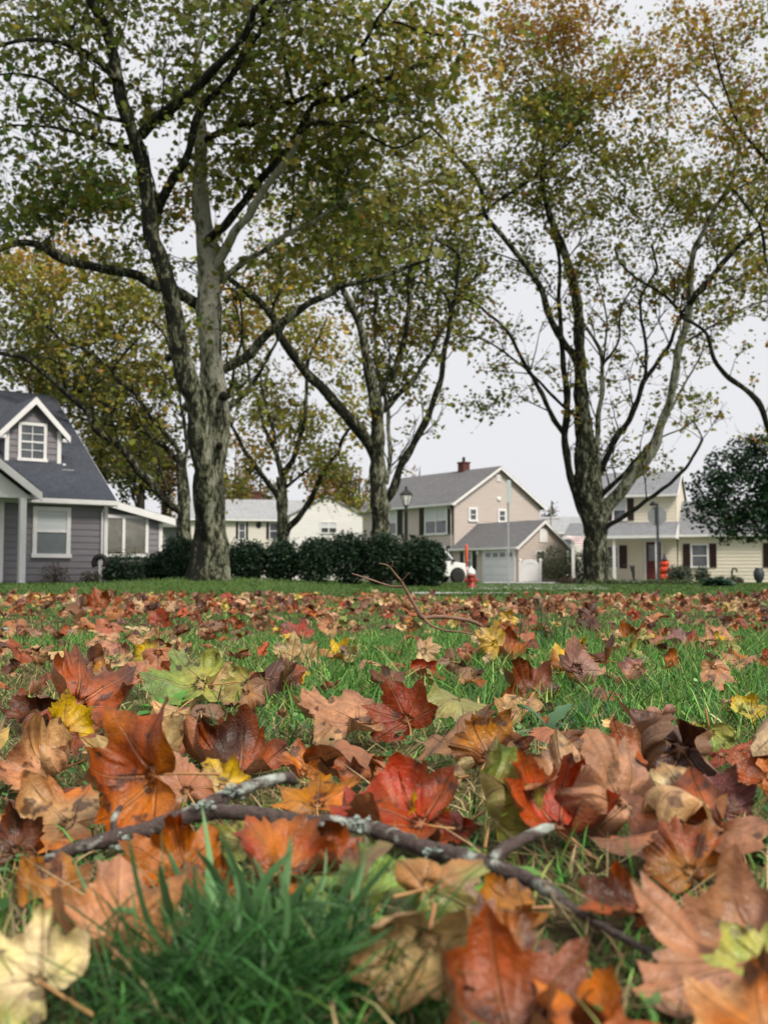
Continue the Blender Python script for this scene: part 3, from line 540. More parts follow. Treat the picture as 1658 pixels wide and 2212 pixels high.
T5.foliate([(1570, 120, 100, 90, 34.4, 2.5, 70, OLIVEY, BROWN), (1570, 170, 50, 50, 34.2, 1.5, 10, RUSTY, BROWN), (1520, 40, 90, 60, 34.4, 2.5, 34, BROWN, OCHRE), (1630, 240, 80, 80, 34.6, 2.5, 56, BROWN, OLIVEY), (1610, 330, 80, 60, 34.8, 2.5, 50, OCHRE, OLIVE), (1560, 280, 60, 50, 34.4, 2, 24, OCHRE, OLIVEY), (1660, 430, 60, 80, 35, 2.5, 40, OLIVEY, OLIVE),
    (1640, 620, 50, 60, 35, 2, 22, OLIVEY, OLIVE), (1640, 20, 90, 80, 35, 2.5, 40, OLIVE, BROWN), (1720, 300, 100, 250, 36, 4, 120, OLIVE, OLIVEY)], .13, 24, .45, 1.0)

# --- the sycamore behind the grey house wing, left
T6 = Tree('sycamore_tree', 'low branching sycamore half hidden behind the biggest trunk, long limbs over the slate roof', (at(397, 1262, 36).x, 36, .1), 36)
T6.limb([(400, 1268), (399, 1220), (398, 1170), (397, 1147), (397, 1080), (393, 1020), (392, 980)], 0, 0, 36, 36, .42, wmid=[36, 34, 30, 28, 26, 24, 22])
T6.limb(tr(('L', (1490, 1120), (1460, 1050), (1380, 990), (1260, 860), (1130, 730), (1060, 630), (960, 520), (860, 440), (760, 370), (700, 240), (600, 140), (480, 30)), ('D', (270, 860), (150, 770), (0, 735), (-150, 700))), 18, 10, 36, 34, .3)
T6.limb(tr(('L', (1465, 700), (1420, 620), (1330, 520), (1200, 430), (1100, 350), (950, 260), (870, 190), (720, 100), (600, 60))), 13, 6, 36, 37, .25)
T6.limb(tr(('L', (1470, 650), (1420, 520), (1300, 380), (1210, 280), (1150, 180), (1080, 80)), ('D', (760, 930), (700, 850), (640, 790), (540, 720), (380, 650), (280, 560))), 11, 5, 36, 35, .25)
T6.limb(tr(('L', (1370, 910), (1310, 750), (1280, 620), (1250, 500), (1180, 400))), 6, 4, 35.6, 35.2, .25)
T6.limb(tr(('L', (1110, 390), (950, 360), (800, 330), (560, 260))), 6, 3, 36.4, 37, .25)
T6.limb(tr(('D', (410, 960), (390, 860), (330, 780), (190, 750))), 7, 3, 34.7, 34, .25)
T6.limb(tr(('D', (700, 850), (770, 760), (800, 720), (880, 640))), 5, 3, 35, 34.6, .25)
T6.limb(tr(('L', (1475, 700), (1490, 600), (1500, 420)), ('D', (1060, 700), (960, 540))), 9, 4, 36, 36.5, .25)
T6.foliate([(70, 600, 110, 60, 34.5, 2.6, 100, OLIVEY, OCHRE), (210, 630, 120, 60, 35, 2.6, 90, OLIVEY, OLIVE), (60, 690, 90, 60, 34.5, 2.6, 70, OLIVE, OLIVEY), (200, 730, 120, 60, 35, 2.6, 100, OLIVEY, OLIVE), (330, 660, 80, 80, 35.6, 2.6, 60, OLIVEY, OLIVE), (60, 790, 80, 40, 34.5, 2.5, 50, OLIVE, OLIVED),
    (250, 820, 110, 60, 36, 3, 80, OLIVE, OLIVEY), (340, 790, 60, 60, 36, 3, 40, OLIVEY, OLIVE), (320, 920, 80, 60, 36.6, 3, 40, OLIVE, OLIVEY), (220, 920, 60, 50, 37, 3, 40, OLIVEY, OLIVE), (330, 1000, 70, 50, 37, 3, 26, OLIVEY, OLIVE), (150, 860, 70, 40, 36, 2.5, 40, OLIVE, OLIVEY), (420, 740, 70, 80, 37, 2.5, 40, OLIVEY, OLIVE), (500, 700, 60, 80, 36, 2.5, 40, OCHRE, OLIVEY), (520, 830, 50, 60, 37, 2.5, 14, OLIVEY, OLIVE), (-60, 640, 90, 120, 35, 3, 60, OLIVEY, OLIVE), (130, 540, 120, 40, 35, 2, 26, OLIVEY, OCHRE)], .14, 26, .42, 1.5, .62, 2.8, 60)
# ------------------------------------------------------------ houses
class Facade:                    # a wall frame: a runs along the wall, o stands out of it, z up
    def __init__(s, kind, pos): s.k, s.p = kind, pos
    def __call__(s, a, o, z):
        return (a, s.p - o, z) if s.k == 'front' else (s.p + o, a, z) if s.k == 'right' else (s.p - o, a, z)
def clap(mb, lo, hi, z0, z1, step, F, out=.022):           # lapped boards between lo(z) and hi(z)
    z = z0
    while z < z1 - .01:
        t = min(z + step, z1)
        a0, a1, b0, b1 = lo(z), hi(z), lo(t), hi(t)
        if a1 - a0 > .02:
            mb.add([F(a0, out, z), F(a1, out, z), F(b1, .002, t), F(b0, .002, t)], [(0, 1, 2, 3)])
            mb.add([F(a0, .0, z), F(a1, .0, z), F(a1, out, z), F(a0, out, z)], [(0, 1, 2, 3)])
        z = t
def fbox(mb, F, a0, a1, z0, z1, o0, o1):
    P = [F(a, o, z) for z in (z0, z1) for a, o in ((a0, o0), (a1, o0), (a1, o1), (a0, o1))]
    mb.add(P, [(3, 2, 1, 0), (4, 5, 6, 7), (0, 1, 5, 4), (1, 2, 6, 5), (2, 3, 7, 6), (3, 0, 4, 7)])
def block(root, x0, x1, y0, y1, z0, eave, ridge, wall, roof, ov=.3, os=.25, step=.2, back=True, gut=True, ends=('right', 'left'), roofname='roof'):
    """a gabled block, ridge along x"""
    ym = (y0 + y1) / 2; w = MB()
    clap(w, lambda z: x0, lambda z: x1, z0, eave, step, Facade('front', y0))
    sl = (ridge - eave) / (ym - y0)
    ga = lambda z: y0 if z <= eave else y0 + (z - eave) / sl
    gb = lambda z: y1 if z <= eave else y1 - (z - eave) / sl
    for k_, p in (('right', x1), ('left', x0)): clap(w, ga, gb, z0, ridge - .03, step, Facade(k_, p))
    w.quad((x1, y1, z0), (x0, y1, z0), (x0, y1, eave), (x1, y1, eave))
    w.build('wall', wall, root)
    t = .10; ze = eave - ov * sl; r = MB()
    r.prism([(y0 - ov, ze), (ym, ridge), (ym, ridge + t), (y0 - ov, ze + t)], x0 - os, x1 + os, 0)
    r.prism([(ym + .001, ridge), (y1 + ov, ze), (y1 + ov, ze + t), (ym + .001, ridge + t)], x0 - os, x1 + os, 0)
    rf = r.build(roofname, roof, root)
    for xa, xb in ((x1 + os + .002, x1 + os + .035), (x0 - os - .035, x0 - os - .002)):
        m = MB(); m.prism([(y0 - ov - .02, ze - .14), (ym, ridge - .14), (ym, ridge + t - .05), (y0 - ov - .02, ze + t - .05)], xa, xb, 0); m.build('rake_board', M['trim'], root)
        m = MB(); m.prism([(ym + .001, ridge - .14), (y1 + ov + .02, ze - .14), (y1 + ov + .02, ze + t - .05), (ym + .001, ridge + t - .05)], xa, xb, 0); m.build('rake_board', M['trim'], root)
    for ya, yb in ((y0 - ov - .12, y0 - ov - .004), (y1 + ov + .004, y1 + ov + .12)):
        g = MB(); g.box(x0 - os, x1 + os, ya, yb, ze - .06, ze + t - .025); g.build('gutter', M['trim'], root)
    s_ = MB(); s_.box(x0 - os + .01, x1 + os - .01, y0 - ov + .01, y0 - .003, ze - .075, ze - .05); s_.build('soffit', M['trim'], root)
    return rf
def window(root, F, a0, a1, z0, z1, fw=.09, sashes=2, cols=1, grid=(0, 0), upper='pane', lower='pane', shut=None, shw=.4, rail=.5):
    f = MB(); o = .075
    fbox(f, F, a0, a1, z1 - fw, z1, .004, o); fbox(f, F, a0 - .03, a1 + .03, z0 - .02, z0 + fw * .8, .004, o + .03)
    fbox(f, F, a0, a0 + fw, z0 + fw * .8, z1 - fw, .004, o - .002); fbox(f, F, a1 - fw, a1, z0 + fw * .8, z1 - fw, .004, o - .002)
    ia, ib, ja, jb = a0 + fw, a1 - fw, z0 + fw * .8, z1 - fw
    for c in range(1, cols):
        x = ia + (ib - ia) * c / cols; fbox(f, F, x - .045, x + .045, ja, jb, .004, o - .006)
    zr = ja + (jb - ja) * rail
    if sashes == 2: fbox(f, F, ia, ib, zr - .025, zr + .025, .004, o - .012)
    w = f.build('window', M['trim'], root)
    def pane(za, zb, kind):
        p = MB(); p.add([F(ia, .036, za), F(ib, .036, za), F(ib, .036, zb), F(ia, .036, zb)], [(0, 1, 2, 3)]); p.build('pane', M[kind], w)
    if sashes == 2: pane(ja, zr, lower); pane(zr, jb, upper)
    else: pane(ja, jb, upper)
    if grid != (0, 0):
        g = MB(); nx, nz = grid
        for i in range(1, nx): x = ia + (ib - ia) * i / nx; fbox(g, F, x - .011, x + .011, ja, jb, .037, .046)
        for i in range(1, nz): z = ja + (jb - ja) * i / nz; fbox(g, F, ia, ib, z - .011, z + .011, .0375, .0465)
        g.build('glazing_bar', M['trim'], w)
    if shut:
        for a, b in ((a0 - shw - .03, a0 - .03), (a1 + .03, a1 + .03 + shw)):
            s_ = MB(); fbox(s_, F, a, b, z0, z1, .024, .055)
            for r_ in range(int((z1 - z0 - .2) / .07)):
                z = z0 + .1 + r_ * .07; s_.add([F(a + .05, .056, z), F(b - .05, .056, z), F(b - .05, .072, z + .05), F(a + .05, .072, z + .05)], [(0, 1, 2, 3)])
            s_.build('shutter', M[shut], root)
    return w

# --- slate roofed mauve house, left
lo_ = at(228, 1262, 32)
LH = thing('mauve_house', 'mauve clapboard house with a slate blue roof and gabled dormer at the left', 'house', (lo_.x, 32, 0), rad(36))
Fz = .02
block(LH, -11, 0, 0, 11.0, Fz, 2.72, 6.5, M['mauve'], M['roof_blue'], ov=.3, os=.2, step=.19)
c = MB(); c.box(-.075, .035, -.035, .06, Fz, 2.58); c.build('corner_board', M['trim'], LH)
F0 = Facade('front', 0)
window(LH, F0, -2.22, -1.11, .90, 2.36, .12, upper='blind', lower='screen', rail=.52)
window(LH, F0, -6.6, -5.5, .90, 2.36, .12, upper='blind', lower='screen', rail=.52)
dp = MB(); dp.tube([(-.16, -.40, 2.5), (-.16, -.30, 2.36), (-.16, -.07, 2.25), (-.16, -.07, .15), (-.16, -.2, .08)], .035, 8); dp.build('downpipe', M['trim'], LH)
# porch gable
pg = MB(); xc, xr_ = -4.55, -2.42; ze_, zp = 2.64, 4.22
pg.prism([(xr_, ze_), (xc, zp), (xc, zp + .1), (xr_, ze_ + .1)], -1.30, 1.8, 1); pg.prism([(xc - .001, zp), (2 * xc - xr_, ze_), (2 * xc - xr_, ze_ + .1), (xc - .001, zp + .1)], -1.30, 1.8, 1)
pg.build('porch_roof', M['roof_blue'], LH)
m = MB(); m.prism([(2 * xc - xr_, ze_ - .22), (xc - .001, zp - .20), (xc - .001, zp + .06), (2 * xc - xr_, ze_ + .02)], -1.36, -1.302, 1); m.build('rake_board', M['trim'], LH)
m = MB(); m.prism([(xr_ + .03, ze_ - .22), (xr_ + .03, ze_ + .02), (xc, zp + .06), (xc, zp - .20)], -1.36, -1.302, 1); m.build('rake_board', M['trim'], LH)
m = MB(); m.box(xr_ - .12, xr_ + .03, -1.300, -.02, ze_ - .14, ze_ - .003); m.build('porch_beam', M['trim'], LH)
m = MB(); m.prism([(xr_ - .12, ze_ - .13), (xc, zp - .24), (2 * xc - xr_ + .12, ze_ - .13)], -1.0, -.98, 1); m.build('porch_gable_panel', M['trim'], LH)
for x, y, r in ((-2.84, -1.08, .085), (-6.26, -1.08, .085)):
    c = MB(); c.box(x - r, x + r, y - r, y + r, Fz + .14, 2.52); c.box(x - r - .03, x + r + .03, y - r - .03, y + r + .03, Fz + .02, Fz + .14); c.build('porch_column', M['trim'], LH)
c = MB(); fbox(c, F0, -3.22, -3.05, Fz, 2.5, .024, .10); c.build('pilaster', M['trim'], LH)
c = MB(); c.box(-6.5, -2.65, -1.3, -.03, -.05, Fz + .02); c.build('porch_floor', M['drive'], LH)
# dormer
yd = 1.5; dx0, dx1, dz0, dze, dza = -2.60, -.94, 3.70, 4.80, 5.68; dm = (dx0 + dx1) / 2
w = MB(); Fd = Facade('front', yd); k_ = (dza - dze) / ((dx1 - dx0) / 2)
clap(w, lambda z: dx0 if z < dze else dx0 + (z - dze) / k_, lambda z: dx1 if z < dze else dx1 - (z - dze) / k_, dz0, dza - .05, .19, Fd)
w.quad((dx1, yd, dz0), (dx1, yd + 3.4, dz0), (dx1, yd + 3.4, dze), (dx1, yd, dze)); w.quad((dx0, yd, dz0), (dx0, yd + 3.4, dz0), (dx0, yd + 3.4, dze), (dx0, yd, dze))
dmo = w.build('dormer', M['mauve'], LH)
c = MB(); fbox(c, Fd, dx0 - .02, dx0 + .10, dz0 + .10, dze, .024, .07); fbox(c, Fd, dx1 - .10, dx1 + .02, dz0 + .10, dze, .024, .07); fbox(c, Fd, dx0 - .02, dx1 + .02, dz0, dz0 + .1, .024, .07); c.build('trim_board', M['trim'], dmo)
r = MB(); q = .22; za = dza + .02
r.prism([(dx1 + q, dze - q * k_), (dm, za), (dm, za + .09), (dx1 + q, dze - q * k_ + .09)], yd - .22, yd + 4.2, 1); r.prism([(dm - .001, za), (dx0 - q, dze - q * k_), (dx0 - q, dze - q * k_ + .09), (dm - .001, za + .09)], yd - .22, yd + 4.2, 1); r.build('dormer_roof', M['roof_blue'], dmo)
r = MB(); r.prism([(dx1 + q + .02, dze - q * k_ - .13), (dx1 + q + .02, dze - q * k_ + .07), (dm, za + .07), (dm, za - .15)], yd - .27, yd - .222, 1); r.build('rake_board', M['trim'], dmo); r = MB(); r.prism([(dx0 - q - .02, dze - q * k_ - .13), (dm - .001, za - .15), (dm - .001, za + .07), (dx0 - q - .02, dze - q * k_ + .07)], yd - .27, yd - .222, 1); r.build('rake_board', M['trim'], dmo)
r = MB(); r.box(dx1 + .025, dx1 + q, yd - .22, yd + .9, dze - q * k_ - .11, dze - q * k_ - .003); r.build('soffit', M['trim'], dmo); r = MB(); r.box(dx0 - q, dx0 - .025, yd - .22, yd + .9, dze - q * k_ - .11, dze - q * k_ - .003); r.build('soffit', M['trim'], dmo)
window(dmo, Fd, dm - .46, dm + .40, dz0 + .14, dze + .20, .09, grid=(2, 4), upper='pane', lower='pane')
v_ = MB(); v_.box(-.98, -.62, 1.12, 1.5, 3.49, 3.60); v_.lathe([(.055, 0), (.055, .30)], (-.84, 1.4), 12, cz=3.5); v_.build('roof_vent', M['trim'], LH)
# lean-to wing
wg = MB(); yw = 1.6; Fw = Facade('front', yw); zt = lambda x: 2.66 - .235 * (x - .6)
wg.add([Fw(.02, 0, Fz), Fw(2.5, 0, Fz), Fw(2.5, 0, zt(2.5)), Fw(.02, 0, zt(.02))], [(0, 1, 2, 3)])
clap(wg, lambda z: .02, lambda z: 2.5 if z < zt(2.5) else .6 + (2.66 - z) / .235, Fz, 2.75, .19, Fw)
wg.quad((2.5, yw, Fz), (2.5, yw + 5, Fz), (2.5, yw + 5, zt(2.5)), (2.5, yw, zt(2.5))); wg.build('wing_wall', M['mauve'], LH)
r = MB(); r.prism([(.03, zt(.03) + .05), (2.85, zt(2.85) + .05), (2.85, zt(2.85) + .12), (.03, zt(.03) + .12)], yw - .22, yw + 5.2, 1); r.build('wing_roof', M['roof_blue'], LH)
r = MB(); r.prism([(.25, zt(.25) - .12), (2.87, zt(2.87) - .12), (2.87, zt(2.87) + .10), (.25, zt(.25) + .10)], yw - .27, yw - .223, 1); r.box(2.40, 2.53, yw - .035, yw + .02, Fz, zt(2.5) - .13); r.build('wing_trim', M['trim'], LH)
window(LH, Fw, .35, 2.02, .98, 2.30, .10, sashes=1, cols=2, upper='pane_reflect')
# --- pale grey shed beyond the wing
p = at(372, 1262, 44); SH = thing('grey_shed', 'pale grey sided shed glimpsed between the mauve house wing and the trunks', 'shed', (p.x, 44, 0), rad(6))
block(SH, -2.8, .35, 0, 2.2, 0, 2.5, 2.72, M['grey'], M['roof_grey'], step=.2, os=.1)
window(SH, Facade('front', 0), -1.2, -.3, 1.0, 2.1, .08)

# --- tan two storey house with garage, centre right
po = at(*cH(820, 1275), 70)
MH = thing('tan_house', 'two storey tan house with black shutters, brick chimney and attached white garage', 'house', (po.x, 70, -.1), rad(-53))
block(MH, -10.3, 0, 0, 7.9, 0, 5.45, 7.9, M['tan'], M['roof_grey'], ov=.35, os=.3, step=.2)
window(MH, Facade('front', 0), -3.05, -.65, 3.28, 5.2, .14, cols=2, upper='blind', lower='pane', shut='black', shw=.55)
window(MH, Facade('front', 0), -8.5, -6.1, 3.40, 5.2, .14, cols=2, upper='blind', lower='pane', shut='black', shw=.55)
for a in (-8.2, -2.7): window(MH, Facade('front', 0), a, a + 1.9, .9, 2.5, .12, cols=2, shut='black', shw=.5)
Fs = Facade('right', 0); window(MH, Fs, 3.85, 4.65, 4.15, 5.1, .16, rail=.5); window(MH, Fs, 1.2, 2.0, 4.15, 5.1, .16)
v_ = MB(); fbox(v_, Fs, 3.75, 4.15, 6.95, 7.4, .024, .06)
for i in range(5): z = 6.99 + i * .08; fbox(v_, Fs, 3.78, 4.12, z, z + .03, .061, .08)
v_.build('gable_vent', M['trim'], MH)
v_ = MB(tf=lambda x, y, z: Fs(3.98 + x, y, 5.75 + z)); v_.lathe([(.17, .02), (.17, .06), (.10, .12), (.02, .13)], n=14, axis='y'); v_.build('meter_cap', M['trim'], MH)
ch = MB(); ch.box(-3.9, -3.3, 3.7, 4.3, 7.4, 8.5); ch.box(-3.95, -3.25, 3.65, 4.35, 8.5, 8.6); ch.build('chimney', M['brick'], MH)
ch = MB(); ch.lathe([(.11, 0), (.11, .35)], (-3.6, 4.0), 12, cz=8.6); ch.build('flue', M['lead'], MH)
cb = MB(); cb.box(-.10, .035, -.035, .06, 0, 5.2); cb.build('corner_board', M['tan'], MH)
dp = MB(); dp.tube([(-.25, -.45, 5.2), (-.25, -.07, 4.9), (-.25, -.07, .2)], .045, 8); dp.build('downpipe', M['tan'], MH)
# garage
block(MH, .08, 6.0, -.06, 4.15, 0, 2.42, 3.92, M['tan'], M['roof_grey'], ov=.28, os=.25, step=.2, roofname='garage_roof')
Fg = Facade('front', -.06)
g = MB(); fbox(g, Fg, 2.86, 3.0, .0, 2.12, .024, .08); fbox(g, Fg, 5.66, 5.8, 0, 2.12, .024, .08); fbox(g, Fg, 2.86, 5.8, 2.12, 2.25, .024, .08); gd = g.build('garage_door_frame', M['trim'], MH)
g = MB()
for i in range(4):
    z = .02 + i * .52; fbox(g, Fg, 3.0, 5.66, z, z + .505, .026, .05)
    if i < 3:
        for j in range(4): a = 3.08 + j * .65; fbox(g, Fg, a, a + .56, z + .09, z + .42, .051, .062)
gdo = g.build('garage_door', M['garage'], MH)
for j in range(4):
    q = MB(); a = 3.12 + j * .65; fbox(q, Fg, a, a + .48, 1.69, 1.97, .0515, .058); q.build('door_light', M['pane'], gdo)
window(MH, Fg, 1.05, 1.85, .95, 2.1, .10, shut='black', shw=.34)
q = MB(tf=lambda x, y, z: Fg(2.5 + x, y, 2.0 + z)); q.lathe([(.05, .02), (.05, .12), (.13, .16), (.13, .2)], n=12, axis='y'); q.build('wall_lamp', M['trim'], MH)
Fr = Facade('right', 6.0); window(MH, Fr, 1.35, 2.3, 1.0, 2.12, .12, grid=(1, 4), sashes=1)
q = MB(); fbox(q, Fr, 1.75, 2.45, 2.6, 3.45, .026, .06); q.build('gable_panel', M['trim'], MH)
# --- white arched gate beside the garage
pgate = at(1144, 1262, 63)
GT = thing('garden_gate', 'white vinyl fence gate with an arched top beside the garage corner', 'gate', (pgate.x, 63, 0), rad(-14))
g = MB()
for x in (-.58, .62): g.box(x - .06, x + .06, -.06, .06, 0, 1.32); g.lathe([(.10, 1.32), (.10, 1.36), (.02, 1.44)], (x, 0), 4)
g.build('gate_post', M['trim'], GT)
g = MB(); arch = [(-.50, .08), (.54, .08)] + [(.02 + .52 * math.cos(t), 1.0 + .42 * math.sin(t)) for t in np.linspace(0, math.pi, 13)]
g.prism(arch, -.02, .02, 1)
for i in range(1, 8): x = -.5 + i * .13; g.box(x - .006, x + .006, -.028, -.0205, .14, 1.2)
g.build('gate_leaf', M['trim'], GT)
a = MB(); a.tube([(.02 + .3 * math.cos(t), -.03, 1.0 + .22 * math.sin(t)) for t in np.linspace(0, math.pi, 12)], .02, 6); a.build('arch_trim', M['garage'], GT)

# --- cream house, right
pc = at(*cK(985, 1150), 60)
CH = thing('cream_house', 'cream two storey house with a columned porch and a long low wing at the right', 'house', (pc.x, 60, .05), rad(-20))
block(CH, -4.95, 0, 0, 6.5, 0, 5.05, 6.5, M['cream'], M['roof_mid'], ov=.35, os=.12, step=.2)
block(CH, .06, 11, .10, 7.5, 0, 2.75, 4.7, M['cream'], M['roof_mid'], ov=.3, os=.0, step=.2, roofname='wing_roof')
Fc = Facade('front', 0); Fc2 = Facade('front', .10)
window(CH, Fc, -3.55, -2.72, 3.52, 4.78, .10, shut='maroon', shw=.36, upper='blind')
window(CH, Fc, -4.3, -3.20, .78, 2.1, .09, shut='maroon', shw=.42)
window(CH, Fc2, .74, 1.72, .82, 2.16, .10, shut='maroon', shw=.38)
window(CH, Fc2, 4.98, 5.95, .82, 2.16, .10, shut='maroon', shw=.38); window(CH, Fc2, 8.2, 9.2, .82, 2.16, .10, shut='maroon', shw=.38)
d = MB(); fbox(d, Fc, -1.80, -1.68, .1, 2.28, .024, .07); fbox(d, Fc, -.86, -.74, .1, 2.28, .024, .07); fbox(d, Fc, -1.80, -.74, 2.28, 2.4, .024, .07); d.build('door_frame', M['trim'], CH)
d = MB(); fbox(d, Fc, -1.68, -.86, .1, 2.28, .01, .045)
dd = d.build('front_door', M['door'], CH); d = MB(); fbox(d, Fc, -1.55, -.99, 1.2, 2.1, .046, .052); d.build('door_pane', M['pane'], dd)
d = MB(); d.lathe([(.03, .045), (.03, .07), (.04, .09), (.02, .11)], n=10, axis='y'); d.v = [(-.93 + x, -y, 1.1 + z) for x, y, z in d.v]; d.build('door_knob', M['steel'], dd)
# porch
r = MB(); r.prism([(-2.3, 2.50), (-.03, 3.34), (-.03, 3.42), (-2.3, 2.58)], -6.0, .12, 0); r.build('porch_roof', M['roof_mid'], CH)
r = MB(); r.box(-6.0, .12, -2.4, -2.302, 2.42, 2.57); r.prism([(-2.3, 2.40), (-.03, 2.40), (-.03, 3.30), (-2.3, 2.46)], .122, .15, 0); r.box(-5.95, .1, -2.29, -.03, 2.41, 2.44); r.build('porch_trim', M['trim'], CH)
for x in (-5.45, -3.18, -.88): c = MB(); c.box(x - .075, x + .075, -2.24, -2.09, .0, 2.41); c.box(x - .1, x + .1, -2.265, -2.065, .02, .14); c.build('porch_column', M['trim'], CH)
c = MB(); c.box(-6.0, .1, -2.35, -.03, -.1, .08); c.build('porch_floor', M['drive'], CH)
# --- ivory ranch house far behind the hedge
pw = at(*cG(400, 1320), 85)
WH = thing('ivory_ranch_house', 'ivory ranch house with a pale roof and white front gable behind the hedge', 'house', (pw.x, 85, 0), rad(14))
block(WH, -4, 9, 0, 7, 0, 5.05, 6.75, M['ivory'], M['roof_pale'], ov=.3, os=.2, step=.22)
Fh = Facade('front', 0); window(WH, Fh, .98, 1.55, 3.4, 4.75, .06, shut='black', shw=.17); window(WH, Fh, 3.45, 4.15, 3.4, 4.75, .06, shut='maroon', shw=.2)
q = MB(tf=lambda x, y, z: Fh(2.6 + x, y, 4.55 + z)); q.lathe([(.18, .024), (.22, .06), (.14, .09)], n=14, axis='y'); q.v = [(x, y, 4.55 + (z - 4.55) * 1.25) for x, y, z in q.v]; q.build('wall_plaque', M['black'], WH)
ch = MB(); ch.box(2.7, 3.4, 4.5, 5.2, 6.0, 7.7); ch.box(2.62, 3.48, 4.42, 5.28, 7.45, 7.58); ch.build('chimney', M['brick'], WH)
# front gable
gx0, gx1, gy = 4.9, 11.1, -1.4; gm = (gx0 + gx1) / 2; w = MB(); Fq = Facade('front', gy); kq = (6.85 - 5.25) / ((gx1 - gx0) / 2)
clap(w, lambda z: gx0 if z < 5.25 else gx0 + (z - 5.25) / kq, lambda z: gx1 if z < 5.25 else gx1 - (z - 5.25) / kq, 0, 6.82, .22, Fq)
w.quad((gx0, gy, 0), (gx0, 5, 0), (gx0, 5, 5.25), (gx0, gy, 5.25)); w.quad((gx1, gy, 0), (gx1, 5, 0), (gx1, 5, 5.25), (gx1, gy, 5.25)); w.build('gable_wall', M['white'], WH)
r = MB(); r.prism([(gx1 + .2, 5.17), (gm, 6.87), (gm, 6.97), (gx1 + .2, 5.27)], gy - .2, 6, 1); r.prism([(gm - .001, 6.87), (gx0 - .2, 5.17), (gx0 - .2, 5.27), (gm - .001, 6.97)], gy - .2, 6, 1); r.build('gable_roof', M['roof_pale'], WH)
window(WH, Fq, 7.35, 8.75, 3.85, 4.8, .09, cols=2, upper='blind')

# --- far roofs between tan and cream houses
for u, Y, wd, hh, rz, lab, mt, rf in ((1212, 118, 7, 5.2, -8, 'far low house with a pale roof between the tan and cream houses', 'white', 'roof_mid'), (1240, 100, 5, 4.6, 6, 'nearer small house peeping out left of the mossy right hand trunk', 'ivory', 'roof_pale')):
    p = at(u, 1255, Y); h_ = thing('distant_house', lab, 'house', (p.x, Y, 0), rad(rz)); block(h_, -wd / 2, wd / 2, 0, 6, 0, hh, hh + 1.5, M[mt], M[rf], step=.25); window(h_, Facade('front', 0), -1, 0, hh - 1.9, hh - .6, .08)
pp = at(1190, 1255, 95); M['weathered'] = plain('weathered_wood', (.30, .28, .27), (.22, .20, .19), 6, .9, .2); UP = thing('utility_pole', 'thin utility pole with two crossarms rising beyond the garage roof', 'utility pole', (pp.x, 95, 0))
c = MB(); c.lathe([(.09, 0), (.06, 6.6)], n=8); c.build('pole', M['weathered'], UP)
for z in (5.5, 6.2): c = MB(); c.box(-.8, .8, -.04, .04, z, z + .07); c.build('crossarm', M['weathered'], UP)

# ------------------------------------------------------------ street things
# --- lamp post
p = at(877, 1262, 31.3); LP = thing('lamp_post', 'black lamp post with a white glass lantern behind the hedge', 'street lamp', (p.x, 31.3, .03))
c = MB(); c.lathe([(.09, 0), (.09, .25), (.055, .4), (.05, 2.2), (.065, 2.24), (.04, 2.3), (.04, 2.36)], n=14); c.build('post', M['black'], LP, True)
c = MB(); c.lathe([(.075, 2.36), (.075, 2.40)], n=6); c.lathe([(.185, 2.70), (.19, 2.73), (.10, 2.82), (.035, 2.86), (.03, 2.90), (.045, 2.93), (.005, 2.97)], n=6)
for i in range(6):
    a = i * math.pi / 3; c.tube([(.075 * math.cos(a), .075 * math.sin(a), 2.39), (.175 * math.cos(a), .175 * math.sin(a), 2.71)], .009, 5)
c.build('lantern_frame', M['black'], LP)
c = MB(); c.lathe([(.068, 2.40), (.165, 2.70)], n=6); c.build('lantern_glass', M['lampglass'], LP)
# --- street sign seen from its edge
p = at(1098, 1263, 33); SP_ = thing('sign_post', 'grey steel sign post with a tall panel turned edge on before the garage', 'sign post', (p.x, 33, gz1(p.x, 33)))
c = MB(); c.box(-.028, .028, -.02, .02, -.2, 2.75); c.build('post', M['steel'], SP_)
c = MB(tf=lambda x, y, z: (x * math.cos(1.08) - y * math.sin(1.08), x * math.sin(1.08) + y * math.cos(1.08), z)); c.box(-.16, .16, -.034, -.024, 2.58, 3.30); c.build('sign_panel', M['signgreen'], SP_, bevel=.002)
# --- stop sign seen from behind
p = at(1421, 1260, 44); ST_ = thing('stop_sign', 'bare grey back of an octagonal stop sign on a dark post before the cream house', 'road sign', (p.x, 44, gz1(p.x, 44)))
c = MB(); c.box(-.05, .05, -.03, .03, -.2, 3.34); c.build('post', M['darkpost'], ST_)
c = MB(); oc = [(.385 * math.cos(math.pi / 8 + i * math.pi / 4) / math.cos(math.pi / 8) * 1.0, 2.82 + .385 * math.sin(math.pi / 8 + i * math.pi / 4) / math.cos(math.pi / 8)) for i in range(8)]
c.prism(oc, .034, .044, 1); c.build('octagon_panel', M['signback'], ST_, bevel=.002)
c = MB(); c.lathe([(.17, 3.26), (.15, 3.34), (.08, 3.42), (.02, 3.45)], (-.13, .1), 12); c.build('top_cap', M['black'], ST_, True)
